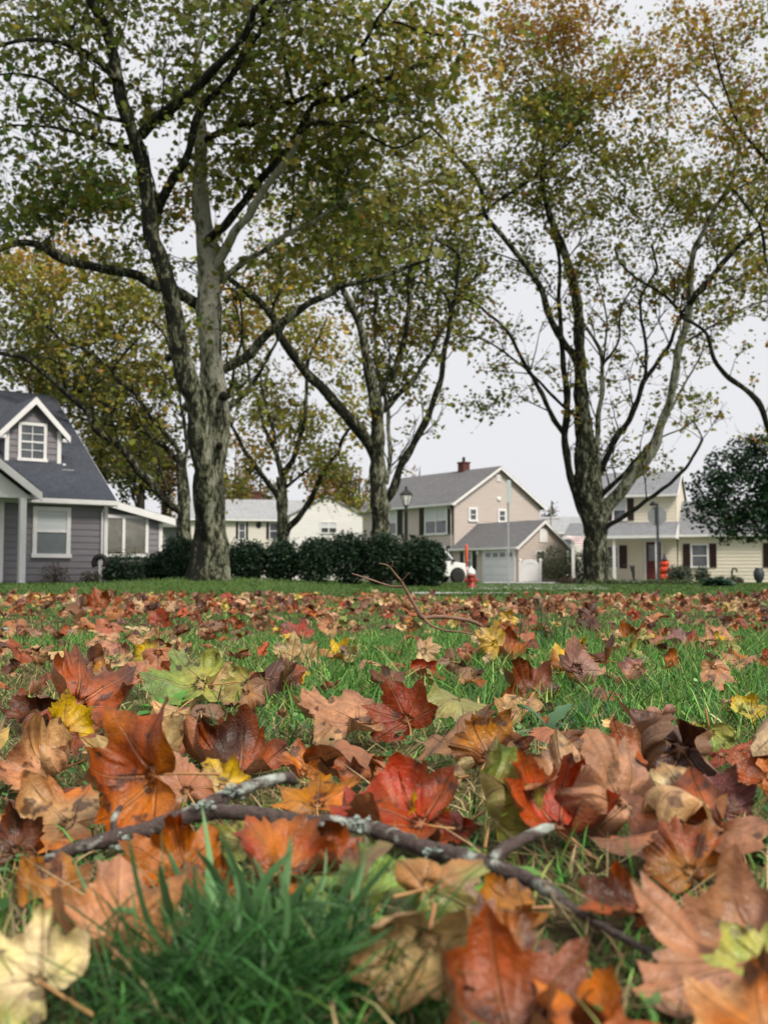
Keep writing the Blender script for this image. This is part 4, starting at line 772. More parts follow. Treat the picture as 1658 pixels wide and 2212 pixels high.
# --- hydrant with marker
p = at(1017, 1270, 28); HY = thing('fire_hydrant', 'red fire hydrant with a white bonnet and tall orange marker pole', 'fire hydrant', (p.x, 28, gz1(p.x, 28)))
c = MB(); c.lathe([(.14, -.05), (.14, .05), (.105, .06), (.10, .30), (.12, .31), (.12, .35)], n=18)
c.lathe([(.05, -.19), (.055, -.15), (.05, .15), (.055, .19)], (0, 0), 10, 'y', .22); c.v = c.v
c.build('body', M['red'], HY, True)
c = MB(tf=lambda x, y, z: (x, y, z)); c.lathe([(.055, -.17), (.06, -.13), (.05, .13), (.06, .17)], n=10, axis='y'); c.v = [(y, x, .20 + z) for x, y, z in c.v]; c.build('hose_outlet', M['red'], HY, True)
c = MB(); c.lathe([(.115, .352), (.11, .42), (.08, .49), (.03, .53), (.03, .57)], n=18); c.build('bonnet', M['trim'], HY, True)
c = MB(); c.tube([(-.10, -.05, .30), (-.12, -.05, .6)], .012, 8); c.lathe([(.022, .55), (.036, .7), (.040, 1.08), (.02, 1.15)], (-.12, -.05), 10); c.build('marker_pole', M['orange'], HY, True)

# --- white pickup on the driveway, nose to the right
p = at(1010, 1264, 63); TR = thing('parked_truck', 'white pickup truck parked nose out past the end of the hedge', 'truck', (at(994, 1264, 62.5).x, 62.5, -.02), rad(25))
arch = lambda cx: [(cx + .50 * math.cos(t), .40 + .50 * math.sin(t)) for t in np.linspace(math.pi, 0, 9)]
prof = [(-5.3, .45)] + [q for q in arch(-4.25)] + [q for q in arch(-.72)] + [(-.12, .42), (-.02, .55), (-.03, .95), (-.15, 1.13), (-.9, 1.24), (-3.3, 1.26), (-5.3, 1.24)]
c = MB(); c.prism([(x, z) for x, z in prof], -.98, .98, 1); c.build('body', M['carpaint'], TR, bevel=.04)
c = MB(); c.prism([(-.82, 1.25), (-1.30, 1.80), (-1.60, 1.87), (-3.1, 1.87), (-3.32, 1.25)], -.88, .88, 1); cab = c.build('cab', M['carpaint'], TR, bevel=.03)
for y in (-.884, .884):
    c = MB(); c.quad((-.98, y, 1.30), (-1.36, y, 1.74), (-3.05, y, 1.78), (-3.2, y, 1.30)); c.build('side_window', M['pane'], cab)
c = MB(); c.quad((-.855, -.78, 1.30), (-.855, .78, 1.30), (-1.27, .74, 1.775), (-1.27, -.74, 1.775)); c.build('windscreen', M['pane'], cab)
for cx in (-4.25, -.72):
    for y in (-.92, .92):
        c = MB(); c.lathe([(.25, -.13), (.38, -.13), (.41, -.09), (.41, .09), (.38, .13), (.25, .13)], (cx, y), 24, 'y', .40); wl = c.build('wheel', M['tyre'], TR, True)
        c = MB(); c.lathe([(.04, -.10), (.24, -.115), (.255, -.12), (.255, .12), (.24, .115), (.04, .10)], (cx, y), 18, 'y', .40); c.build('rim', M['rim'], wl, True)
c = MB(); c.box(-.06, .04, -.95, .95, .48, .66); c.build('bumper', M['rim'], TR, bevel=.02)
for y in (-.75, .75): c = MB(); c.box(-.10, .02, y - .17, y + .17, .82, 1.0); c.build('headlight', M['lampglass'], TR, bevel=.02)
c = MB(); c.box(-1.15, -.95, -1.14, -.985, 1.22, 1.38); c.build('mirror', M['black'], TR, bevel=.02)

# --- things at the cream house porch
def chp(x, y, z=0): a = rad(-20); return (CH.location.x + x * math.cos(a) - y * math.sin(a), CH.location.y + x * math.sin(a) + y * math.cos(a), CH.location.z + z)
PU = thing('inflatable_pumpkins', 'orange inflatable stack of pumpkins in a black witch hat beside the porch column', 'lawn decoration', chp(-.42, -2.75, -.05))
c = MB()
for zc, r, hh in ((.28, .36, .30), (.70, .32, .25), (1.05, .27, .21)):
    n = 32; pr = [(math.sin(t), -math.cos(t)) for t in np.linspace(.12, math.pi - .12, 12)]
    vs = [(r * s_ * (1 - .09 * abs(math.sin(4 * 2 * math.pi * k / n))) * math.cos(2 * math.pi * k / n), r * s_ * (1 - .09 * abs(math.sin(4 * 2 * math.pi * k / n))) * math.sin(2 * math.pi * k / n), zc + hh * z) for s_, z in pr for k in range(n)]
    fs = [(i * n + k, i * n + (k + 1) % n, (i + 1) * n + (k + 1) % n, (i + 1) * n + k) for i in range(11) for k in range(n)] + [tuple(range(n))[::-1], tuple(range(11 * n, 12 * n))]
    c.add(vs, fs)
c.build('pumpkin_body', M['pumpkin'], PU, True)
c = MB(); c.lathe([(.24, 1.24), (.24, 1.27), (.13, 1.28), (.08, 1.45), (.02, 1.62)], n=16); c.build('witch_hat', M['black'], PU, True)
c = MB(); c.lathe([(.09, 0), (.09, .02)], (.08, .35), 12, 'y', .42); c.v = [(x, -y, z) for x, y, z in c.v]; c.build('face_patch', M['trim'], PU)
FLM = plain('flag_cloth', (.78, .62, .62), (.72, .72, .75), 2.2, .7, .1)
m_, n_, b_, o_ = nodes('striped_flag'); wv = n_.nodes.new('ShaderNodeTexWave'); wv.wave_type = 'BANDS'; wv.bands_direction = 'Z'; wv.inputs['Scale'].default_value = 2.2; wv.inputs['Distortion'].default_value = .6
n_.links.new(coord(n_), wv.inputs[0]); setc(n_, b_, ramp(n_, wv.outputs['Fac'], [(.45, (.72, .40, .42)), (.55, (.80, .78, .80))])); b_.inputs['Roughness'].default_value = .75
FG = thing('porch_flag', 'faded pink striped flag drooping from the porch column beside the mossy trunk', 'flag', chp(-5.45, -2.34, 0))
c = MB(); c.tube([(0, .1, 2.0), (.0, -.35, 2.35), (.05, -1.0, 2.75)], .016, 6); c.build('flag_staff', M['trim'], FG)
gx, gzz = np.meshgrid(np.linspace(0, 1, 10), np.linspace(0, 1, 14))
Vf = np.stack([-.5 + 1.65 * gx + .05 * np.sin(gzz * 9), -1.0 + .05 * np.sin(gx * 14 + gzz * 4), 2.60 - .25 * gx - gzz * (.10 + .95 * gx)], -1).reshape(-1, 3)
ii = (np.arange(13)[:, None] * 10 + np.arange(9)).ravel(); link('flag_sheet', np_mesh('flag_sheet', Vf, [np.stack([ii, ii + 1, ii + 11, ii + 10], 1)], m_), None, FG)
GFp = thing('garden_flag', 'small black garden flag hanging from a bracket in front of the porch', 'garden flag', chp(-2.25, -2.9, -.05))
c = MB(); c.tube([(.25, 0, 0), (.25, 0, .98), (-.38, 0, .98)], .015, 6); c.build('bracket', M['black'], GFp)
c = MB(); c.prism([(-.02, .94), (.235, .94), (.235, .02), (.16, .12), (.10, .55)], -.012, .012, 1); c.build('flag_panel', M['black'], GFp)
HR = thing('garden_ornament', 'dark hooked garden ornament on the mulch below the cream wall', 'ornament', chp(3.0, -1.3, -.02))
c = MB(); c.tube([(0, 0, 0), (-.02, 0, .35), (-.03, 0, .62), (.04, 0, .76), (.16, 0, .78), (.24, 0, .68), (.24, 0, .55)], [.05, .05, .055, .06, .06, .05, .02], 8); c.build('neck', M['black'], HR, True)
c = MB(); c.lathe([(.02, -.1), (.16, -.02), (.2, .12), (.12, .26), (.02, .3)], (.42, 0), 12); c.build('base_stone', M['lead'], HR, True)
UR = thing('garden_urn', 'dark rounded garden urn standing before the cream wall near the right edge', 'urn', chp(4.35, -1.4, -.02))
c = MB(); c.lathe([(.12, 0), (.14, .05), (.24, .2), (.29, .42), (.27, .62), (.19, .74), (.2, .79), (.17, .8), (.15, .7)], n=18); c.build('bowl', M['darkpost'], UR, True)
HS = thing('hose_reel', 'round black hose reel on a pale stand at the mauve house corner', 'hose reel', (at(216, 1258, 31).x, 31, gz1(-8, 31)))
c = MB(); c.tube([(.17 * math.cos(t), 0, .60 + .19 * math.sin(t)) for t in np.linspace(-.6, math.pi + .6, 18)], .085, 10); c.build('hose_coil', M['black'], HS, True)
c = MB(); c.box(-.03, .03, -.03, .03, 0, .66); c.box(-.14, .14, -.1, .1, 0, .05); c.build('stand', M['trim'], HS)

# ------------------------------------------------------------ shrubs and far trees
def blob_cloud(blobs, n):          # points through a few ellipsoids, denser outward
    w = np.array([b[3] * b[4] * b[5] for b in blobs]); w = w / w.sum(); out = []
    for b, k in zip(blobs, (w * n).astype(int) + 1):
        q = rng.normal(size=(k, 3)); q /= np.linalg.norm(q, axis=1)[:, None]; q *= rng.uniform(.25, 1, (k, 1)) ** .4 * (1 + .10 * rng.normal(size=(k, 1)))
        out.append(q * np.array(b[3:6]) + np.array(b[:3]))
    return np.vstack(out)
def shrub(name, label, loc, blobs, n, size, c1, c2, group=None, cat='shrub', up=.5, stems=5, simple=True, core=True):
    r = thing(name, label, cat, loc, group=group)
    P = blob_cloud(blobs, n); P = P[P[:, 2] > .02]; k = len(P); t = rng.random((k, 1)) < .35
    col = np.where(t, np.array(c2), np.array(c1)) * rng.lognormal(0, .3, (k, 1)) * rng.lognormal(0, .1, (k, 3))
    leaf_cloud('foliage', P, size * rng.lognormal(0, .3, k), np.clip(col, .002, .8), M['bush'], r, simple, up)
    s_ = MB(); top = max(b[2] for b in blobs)
    for i in range(stems):
        b = blobs[int(rng.integers(len(blobs)))]; s_.tube([(rng.normal(0, .04), rng.normal(0, .04), -.05), (b[0] * .4 + rng.normal(0, .05), b[1] * .4, b[2] * .5), (b[0] + rng.normal(0, b[3] * .3), b[1], b[2] + b[5] * .3)], [.03, .02, .008], 5)
    s_.build('stem', M['bark_dark'], r)
    return r
M['bark_dark'] = plain('dark_bark', (.05, .04, .03), (.03, .025, .018), 9, .85, .4)
HG1, HG2 = (.010, .028, .012), (.024, .055, .022)
for i, (u, wd, top, Y) in enumerate([(345, 60, 1195, 30.8), (392, 74, 1160, 30), (470, 72, 1172, 30.6), (534, 76, 1168, 30), (607, 76, 1168, 30.2), (680, 84, 1160, 30), (755, 82, 1150, 30.3), (826, 78, 1152, 30), (890, 76, 1160, 30.3), (932, 60, 1172, 30)]):
    p = at(u, 1262, Y); z0 = gz1(p.x, Y); k_ = Y / FPX; hh = at(u, top, Y).z - z0; w_ = wd * k_ / 2
    lab = ['low outermost hedge bush under the mauve house wing', 'hedge bush left of the biggest trunk, beside the wing', 'hedge bush hidden by the biggest trunk', 'hedge bush just right of the biggest trunk', 'second hedge bush right of the biggest trunk', 'hedge bush before the ranch house white gable', 'tall hedge bush under the ranch gable end', 'hedge bush before the wet slender trunk', 'hedge bush at the foot of the lamp post', 'end bush of the hedge, next to the white truck'][i]
    shrub('hedge_bush', ('dark green ' + lab).replace('hidden by', 'mostly hidden behind'), (p.x, Y, z0), [(0, 0, hh * .42, w_ * .98, .62, hh * .46), (rng.normal(0, .08), 0, hh * .70, w_ * .95, .55, hh * .31), (-w_ * .45, -.1, hh * .5, w_ * .6, .45, hh * .42), (w_ * .45, .05, hh * .55, w_ * .6, .45, hh * .42)] + [(rng.uniform(-.9, .9) * w_, rng.uniform(-.4, .2), hh * rng.uniform(.8, .98), .07, .07, hh * .14) for _ in range(9)], 7500, .075, HG1, HG2, 'bushes of the dark hedge', 'hedge bush', .4)
sh = [('shrub', 'leafy green plant at the foot of the porch column', 45, 1262, 31.0, .42, .50, (.03, .07, .025), (.05, .09, .03), 700, .09, 1.2), ('shrub', 'sparse twiggy brown green shrub under the mauve house window', 118, 1262, 30.8, .42, .68, (.07, .07, .03), (.11, .075, .035), 380, .06, .2),
      ('shrub', 'low brown shrub beside the hose reel', 196, 1262, 30.9, .32, .42, (.06, .055, .025), (.09, .06, .03), 500, .06, .4), ('shrub', 'dark evergreen shrub below the wing windows', 268, 1262, 32.2, .75, 1.0, (.014, .038, .016), (.028, .060, .024), 3200, .075, .4), ('shrub', 'small dark shrub in the nook between house corner and wing', 245, 1262, 31.6, .35, .75, (.018, .045, .018), (.03, .06, .025), 1300, .075, .4),
      ('shrub', 'grey green loose bush beside the white garden gate', 1203, 1262, 65, 1.35, 2.35, (.10, .115, .055), (.16, .165, .09), 5200, .10, .3), ('shrub', 'darker round bush behind the porch flag, left of the mossy trunk', 1246, 1262, 63.5, 1.0, 2.0, (.05, .075, .035), (.09, .11, .05), 2600, .10, .3),
      ('shrub', 'small cone shaped evergreen right of the pumpkins', 1452, 1262, 56, .36, .98, (.014, .035, .016), (.028, .05, .022), 1700, .07, .4), ('shrub', 'round clipped evergreen between cone and window', 1475, 1262, 56, .46, 1.0, (.016, .038, .018), (.03, .055, .026), 2000, .07, .4),
      ('shrub', 'grey green clipped ball under the wing window', 1514, 1262, 56, .42, .92, (.028, .05, .026), (.05, .075, .036), 1900, .07, .4), ('shrub', 'low tawny shrub between ornament and urn', 1582, 1262, 56, .42, .42, (.05, .05, .025), (.08, .065, .03), 900, .06, .4),
      ('spiky_plant', 'low spiky blue green plant on the verge at the right', 1548, 1276, 31, .34, .30, (.035, .075, .05), (.05, .095, .06), 500, .22, 2.2), ('shrub', 'low rusty groundcover mound left of the mossy trunk', 1225, 1262, 45, .55, .32, (.10, .045, .025), (.07, .08, .035), 900, .08, .6)]
for nm, lab, u, v, Y, w_, hh, c1, c2, n, sz, up in sh:
    p = at(u, v, Y); shrub(nm, lab, (p.x, Y, gz1(p.x, Y) - .02), [(0, 0, hh * .5, w_, w_, hh * .5), (w_ * .2, -.05, hh * .35, w_ * .9, w_ * .9, hh * .36)], n, sz, c1, c2, None, 'shrub' if nm == 'shrub' else 'plant', up)
# low verge plants before the cream house
p = at(1420, 1262, 40); shrub('ground_cover', 'low bright green ground cover along the verge before the cream porch', (p.x, 41, .02), [(-1.4, 0, .06, 1.3, .6, .14), (.5, 0, .08, 1.2, .6, .16), (1.9, .1, .06, .9, .5, .12)], 2600, .09, (.06, .11, .03), (.10, .12, .045), None, 'plant', .6)
# dark round tree at the right
p = at(1668, 1262, 46); DT = thing('broadleaf_tree', 'dense dark green round tree before the cream house wing', 'tree', (p.x, 46, .03))
tb = MB(); tb.tube([(0, 0, -.1), (.02, 0, .8), (-.05, 0, 1.9), (-.2, 0, 3.2), (-.5, .1, 4.6)], [.17, .13, .12, .09, .04], 12); tb.tube([(-.05, 0, 1.8), (-.8, -.1, 2.7), (-1.7, -.2, 3.6)], [.09, .07, .03], 8); tb.tube([(-.05, 0, 1.9), (.7, .1, 2.9), (1.3, .2, 4.2)], [.09, .07, .03], 8); tb.tube([(-.4, -.1, 2.3), (-1.5, -.3, 2.7), (-2.4, -.3, 2.9)], [.06, .05, .02], 8)
tb.build('trunk', M['bark_dark'], DT, True)
k_ = 46 / FPX
def bl(u, v, r, dy=0, rz=None): q = at(u, v, 46 + dy); return (q.x - p.x, dy, q.z - .03, r * k_, r * k_, (rz or r) * k_)
bb = [bl(1560, 1010, 44), bl(1610, 980, 42, .4), bl(1650, 1000, 60), bl(1530, 1060, 46, -.3), bl(1600, 1070, 70, 0), bl(1550, 1120, 46, -.5, 40), bl(1620, 1130, 56, -.2, 44), bl(1690, 1090, 70, .2), bl(1500, 1105, 28, 0), bl(1575, 1160, 30, -.4, 18), bl(1740, 1040, 60, .3), bl(1640, 965, 30, 0)]
P = blob_cloud(bb, 11500); P = P[np.sin(P[:, 0] * 3.1 + 1) * np.sin(P[:, 1] * 3.3) * np.sin(P[:, 2] * 3.7 + 2) > -.42]; k = len(P); t = rng.random((k, 1)) < .3
leaf_cloud('crown', P, .135 * rng.lognormal(0, .25, k), np.clip(np.where(t, (.035, .070, .030), (.014, .042, .018)) * rng.lognormal(0, .3, (k, 1)), .002, .5), M['bush'], DT, False, .7)
# far trees behind the houses
def far_tree(label, u, Y, vtop, vbot, wd, c1, c2, n, leaf, bare=.3):
    p = at(u, 1255, Y); r = thing('background_tree', label, 'tree', (p.x, Y, 0), group='trees behind the houses'); k_ = Y / FPX; zt = at(u, vtop, Y).z; zb = at(u, vbot, Y).z; w_ = wd * k_ / 2
    tb = MB(); tb.tube([(0, 0, -.2), (.1, 0, zb), (0, .2, (zt + zb) / 2), (.1, 0, zt * .97)], [.3, .22, .14, .03], 8); bl_ = []
    for i in range(11):
        a = rng.uniform(0, 6.28); rr_ = rng.uniform(.2, 1) ** .6; z = zb + (zt - zb) * rng.uniform(.12, .85); x, y = w_ * rr_ * math.cos(a) * .75, w_ * rr_ * math.sin(a) * .6
        s_ = rng.uniform(.3, .5); bl_.append((x, y, z, w_ * s_, w_ * s_, (zt - zb) * s_ * .42)); tb.tube([(.03, .05, z * .6), (x * .5, y * .5, z * .85), (x, y, z)], [.10, .06, .02], 6)
    tb.build('trunk', M['bark_dark'], r, True); P = blob_cloud(bl_, n); k = len(P); t = rng.random((k, 1)) < .4
    leaf_cloud('crown', P, leaf * rng.lognormal(0, .25, k), np.clip(np.where(t, c2, c1) * rng.lognormal(0, .28, (k, 1)), .003, .7), M['leaf'], r, True, .3)
YEL, YOR, DKG, MIX = (.28, .17, .03), (.36, .15, .025), (.020, .040, .016), (.10, .09, .022)
far_tree('far golden tree above the ranch house roof', 560, 105, 985, 1150, 130, MIX, YEL, 2600, .38); far_tree('far orange gold tree right behind the ranch gable', 700, 112, 1010, 1130, 130, YOR, YEL, 3000, .4); far_tree('far olive tree between ranch gable and tan house', 775, 108, 1000, 1160, 110, MIX, YEL, 2800, .38)
far_tree('dark evergreen behind the tan house left end', 765, 96, 1080, 1180, 50, DKG, (.03, .06, .025), 1600, .3); far_tree('tall dull olive tree above the slate roof', 215, 58, 760, 1060, 130, MIX, OLIVED, 3000, .26); far_tree('dark olive tree beyond the wing roof', 300, 62, 850, 1120, 130, OLIVED, DKG, 2600, .28)
far_tree('rust tinged tree beyond the grey shed', 350, 74, 930, 1130, 90, (.14, .075, .02), MIX, 1700, .3); far_tree('yellowing tree behind the slate roof ridge', 70, 60, 700, 1000, 150, MIX, OCHRE, 3000, .26); far_tree('pale orange treetop peeping over the tan house ridge', 905, 120, 1000, 1100, 50, (.30, .16, .08), YOR, 260, .35); far_tree('far low gold tree beyond the garage gap', 1222, 130, 1135, 1190, 60, MIX, YEL, 900, .4); far_tree('leafless grey green tree right of the tan house gable', 1190, 110, 1075, 1200, 46, (.10, .11, .07), MIX, 170, .35)
far_tree('gold tree left of the ranch house chimney', 505, 98, 960, 1160, 90, MIX, YEL, 1500, .36)
# ------------------------------------------------------------ fallen leaves
CTRL = [(0, 1.0), (7, .84), (11, .87), (17, .70), (21, .71), (27, .60), (33, .70), (37, .72), (41, .86), (48, .98), (53, .82), (57, .84), (63, .66), (68, .66), (76, .56), (85, .66), (96, .76), (104, .62), (112, .62), (130, .44), (150, .30), (168, .14), (180, .07)]
def leaf_base(K=2, R=8, lobe=1.0, seed=0):
    r_ = np.random.default_rng(seed); A = []; B = []
    for side in (1, -1):
        for a, b in CTRL:
            if side == -1 and a in (0, 180): continue
            s_ = 1 + r_.normal(0, .05); env = float(np.interp(a, [0, 12, 48, 96, 130, 180], [1, .98, .95, .74, .44, .07])); b2 = b + max(env - b, 0) * lobe
            A.append(side * (a + r_.normal(0, 1.2) * (0 < a < 180))); B.append(b2 * s_)
    o = np.argsort(A); A = np.array(A)[o]; B = np.array(B)[o]
    if K == 0: A, B = A[::2], B[::2]
    elif K > 1:
        A2 = []; B2 = []; n = len(A)
        for i in range(n):
            j = (i + 1) % n; a2 = A[j] + (360 if j == 0 else 0)
            for q in range(K): t = q / K; A2.append(A[i] * (1 - t) + a2 * t); B2.append(B[i] * (1 - t) + B[j] * t - .012 * math.sin(math.pi * t) + (r_.normal(0, .008) if q else 0))
        A, B = np.array(A2), np.array(B2)
    a = np.radians(A); n = len(A); fr = (np.arange(1, R + 1) / R) ** .9
    X = np.outer(fr, B * np.sin(a)); Y = np.outer(fr, B * np.cos(a))
    V = np.vstack([[0, 0], np.stack([X.ravel(), Y.ravel()], 1)]); V[:, 1] -= .38
    k = np.arange(n); k2 = (k + 1) % n; i = np.arange(R - 1)[:, None] * n + 1
    F = np.stack([i + k, i + n + k, i + n + k2, i + k2], -1).reshape(-1, 4)[:, ::-1]; T = np.stack([np.zeros(n, int), 1 + k2, 1 + k], 1)[:, ::-1]
    p = V + [0, .38]; vd = np.full(len(V), 9.); va = np.zeros(len(V))
    for va_ in (0, 48, -48, 96, -96):
        d = np.array([math.sin(math.radians(va_)), math.cos(math.radians(va_))]); al = np.maximum(p @ d, 0); ds = np.linalg.norm(p - al[:, None] * d, axis=1)
        m = ds < vd; vd = np.where(m, ds, vd); va = np.where(m, al, va)
    return V, F, T, vd, va, np.concatenate([[0], np.repeat(fr, n)])
def leaf_deform(base, r_, kap=.8, ax=0., edge=.1, crumple=.05, kap2=.3):
    V, F, T, vd, va, fr = base; P = np.c_[V, np.zeros(len(V))]
    th = np.arctan2(V[:, 0], V[:, 1] + .38)
    P[:, 2] += -.35 * vd * .5 + edge * fr ** 3 * (1 + .8 * np.sin(th * 2 + r_.uniform(0, 6)) + .5 * np.sin(th * 5 + r_.uniform(0, 6)))
    for q in range(6):
        d = r_.normal(size=2); d /= np.linalg.norm(d); P[:, 2] += crumple * np.sin(V @ d * (2.5 + q * 2.6) + r_.uniform(0, 6)) / (1 + q * .7)
    lo_b = r_.normal(0, .55, 5); k5 = np.argmin(np.abs((th[:, None] - np.radians([0, 48, -48, 96, -96]) + np.pi) % (2 * np.pi) - np.pi), 1); P[:, 2] += lo_b[k5] * np.maximum(fr - .45, 0) ** 1.7 * np.maximum(1 - vd * 1.6, 0) * LOBE
    for a, k in ((ax, kap), (ax + 1.57 + r_.normal(0, .4), kap2)):
        if abs(k) < .03: continue
        d = np.array([math.cos(a), math.sin(a), 0]); s = P @ d; z = P[:, 2].copy(); o = P - s[:, None] * d; o[:, 2] = 0
        kk = k * (1 + .25 * np.sin(o @ np.array([-d[1], d[0], 0]) * 3 + r_.uniform(0, 6)))
        g = s * kk; ra = 1 / np.where(np.abs(kk) < .05, .05, kk)
        P = o + ((ra - z) * np.sin(g))[:, None] * d; P[:, 2] = ra - (ra - z) * np.cos(g)
    return P
def rotm(yaw, tilt, roll):
    return np.array(Matrix.Rotation(rad(tilt), 3, 'X') @ Matrix.Rotation(rad(roll), 3, 'Y') @ Matrix.Rotation(rad(yaw), 3, 'Z'))
PALE = dict(rust=(.255, .056, .011), red=(.300, .036, .011), orange=(.400, .125, .022), brown=(.105, .034, .014), dark=(.055, .018, .010), pink=(.430, .205, .115), tan=(.470, .290, .140), gold=(.560, .400, .190),
            yellow=(.620, .400, .040), lime=(.360, .350, .095), green=(.150, .235, .050), plum=(.210, .085, .090), ochre=(.290, .120, .020), pale=(.640, .520, .300))
def leaf_cols(V, fr, c1, c2, r_, bias=.0):
    f = np.zeros(len(V))
    for q in range(4): d = r_.normal(size=2) * (2.2 + q * 1.8); f += np.sin(V @ d + r_.uniform(0, 6)) / (1 + .6 * q)
    t = np.clip(.5 + f * .55 + bias + (fr - .6) * .35, 0, 1)[:, None]
    c = np.array(PALE[c1]) * (1 - t) + np.array(PALE[c2]) * t
    e_ = np.zeros(len(V))
    for q in range(3): d = r_.normal(size=2) * (4 + q * 3); e_ += np.sin(V @ d + r_.uniform(0, 6))
    w_ = np.clip((fr - .80) * 5 + e_ * .5 - .35, 0, 1)[:, None] * r_.uniform(.1, .85); c = c * (1 - w_) + np.array((.085, .034, .016)) * w_          # dry browned margins
    g_ = c.mean(1, keepdims=True); return np.clip((g_ + (c - g_) * 1.12) * .88 * r_.lognormal(0, .14), .002, .85)
LOBE = 1.0
SHAPES_HI = [leaf_base(2, 9, l, i) for i, l in enumerate((.30, .05, .50, .38))]
SHAPES_MID = [leaf_base(1, 5, l, 10 + i) for i, l in enumerate((.35, .05, .5, .3))]
SHAPES_LO = [leaf_base(0, 3, l, 20 + i) for i, l in enumerate((.2, .45, .0))]
LEAVES = []            # (object, u, v, size, c1, c2, pose)
def stalk(P0, d, ln, r_, parent, col=(.42, .22, .08)):
    d = d / (np.linalg.norm(d) + 1e-9); t = np.linspace(0, 1, 6)[:, None]; q = P0 + d * t * ln + r_.normal(size=3) * .12 * ln * t ** 2 + np.array([0, 0, .10 * ln]) * t
    V, F = tube_np(q, np.linspace(.0011, .0017, 6), 5); link('stalk', np_mesh('stalk', V, [F], M['stalk']), None, parent)
M['stalk'] = plain('leaf_stalk', (.45, .26, .09), (.30, .12, .05), 30, .5, .1)
def place_leaf(u, v, wpx, c1, c2, yaw, tilt, roll, kap, ax, edge, seed, hi=True, lift=.004, crumple=.05, Y=None, x=None, size=None, kap2=.3, bias=0, st=True, ymin=.5):
    r_ = np.random.default_rng(seed); base = (SHAPES_HI if hi else SHAPES_MID)[seed % 4]
    P = leaf_deform(base, r_, kap, ax, edge, crumple, kap2); R = rotm(yaw, tilt, roll); Q = P @ R.T
    if Y is None:
        bw = np.ptp(Q[:, 0]); lo, hi_ = ymin, 26.
        for _ in range(40):
            Y = (lo + hi_) / 2; s_ = min(max(wpx * Y / FPX / bw, .05), .16); xx = (u - 829) / FPX * Y
            W_ = Q * s_; X_ = W_[:, 0] - W_[:, 0].mean() + xx; Y_ = W_[:, 1] + Y; Z_ = W_[:, 2] - W_[:, 2].min() + gz1(xx, Y) + lift
            U, Vv = seen(X_, Y_, Z_); m = (Vv.min() + Vv.max()) / 2
            if m > v: lo = Y
            else: hi_ = Y
        size = s_; x = xx - (((U.min() + U.max()) / 2) - u) / FPX * Y
    z0 = gz1(x, Y) + lift; off = np.array([0, 0, -Q[:, 2].min() * size]); Ql = Q * size + off; Ql[:, 0] -= Q[:, 0].mean() * size
    V, F, T, vd, va, fr = base
    me = np_mesh('fallen_leaf', Ql, [F, T], M['fallen'], leaf_cols(V, fr, c1, c2, r_, bias), dict(vd=vd, va=va))
    o = link('fallen_leaf', me, None); o.location = (x, Y, z0)
    if st: stalk(Ql[0], (Ql[0] - Ql[len(Ql) // 2 + 3]) * .2 + R @ np.array([0, -1, 0]), size * (.3 + .4 * r_.random()), r_, o)
    U, Vv = seen(Ql[:, 0] + x, Ql[:, 1] + Y, Ql[:, 2] + z0)
    return o, float((U.min() + U.max()) / 2), float((Vv.min() + Vv.max()) / 2), size, Y
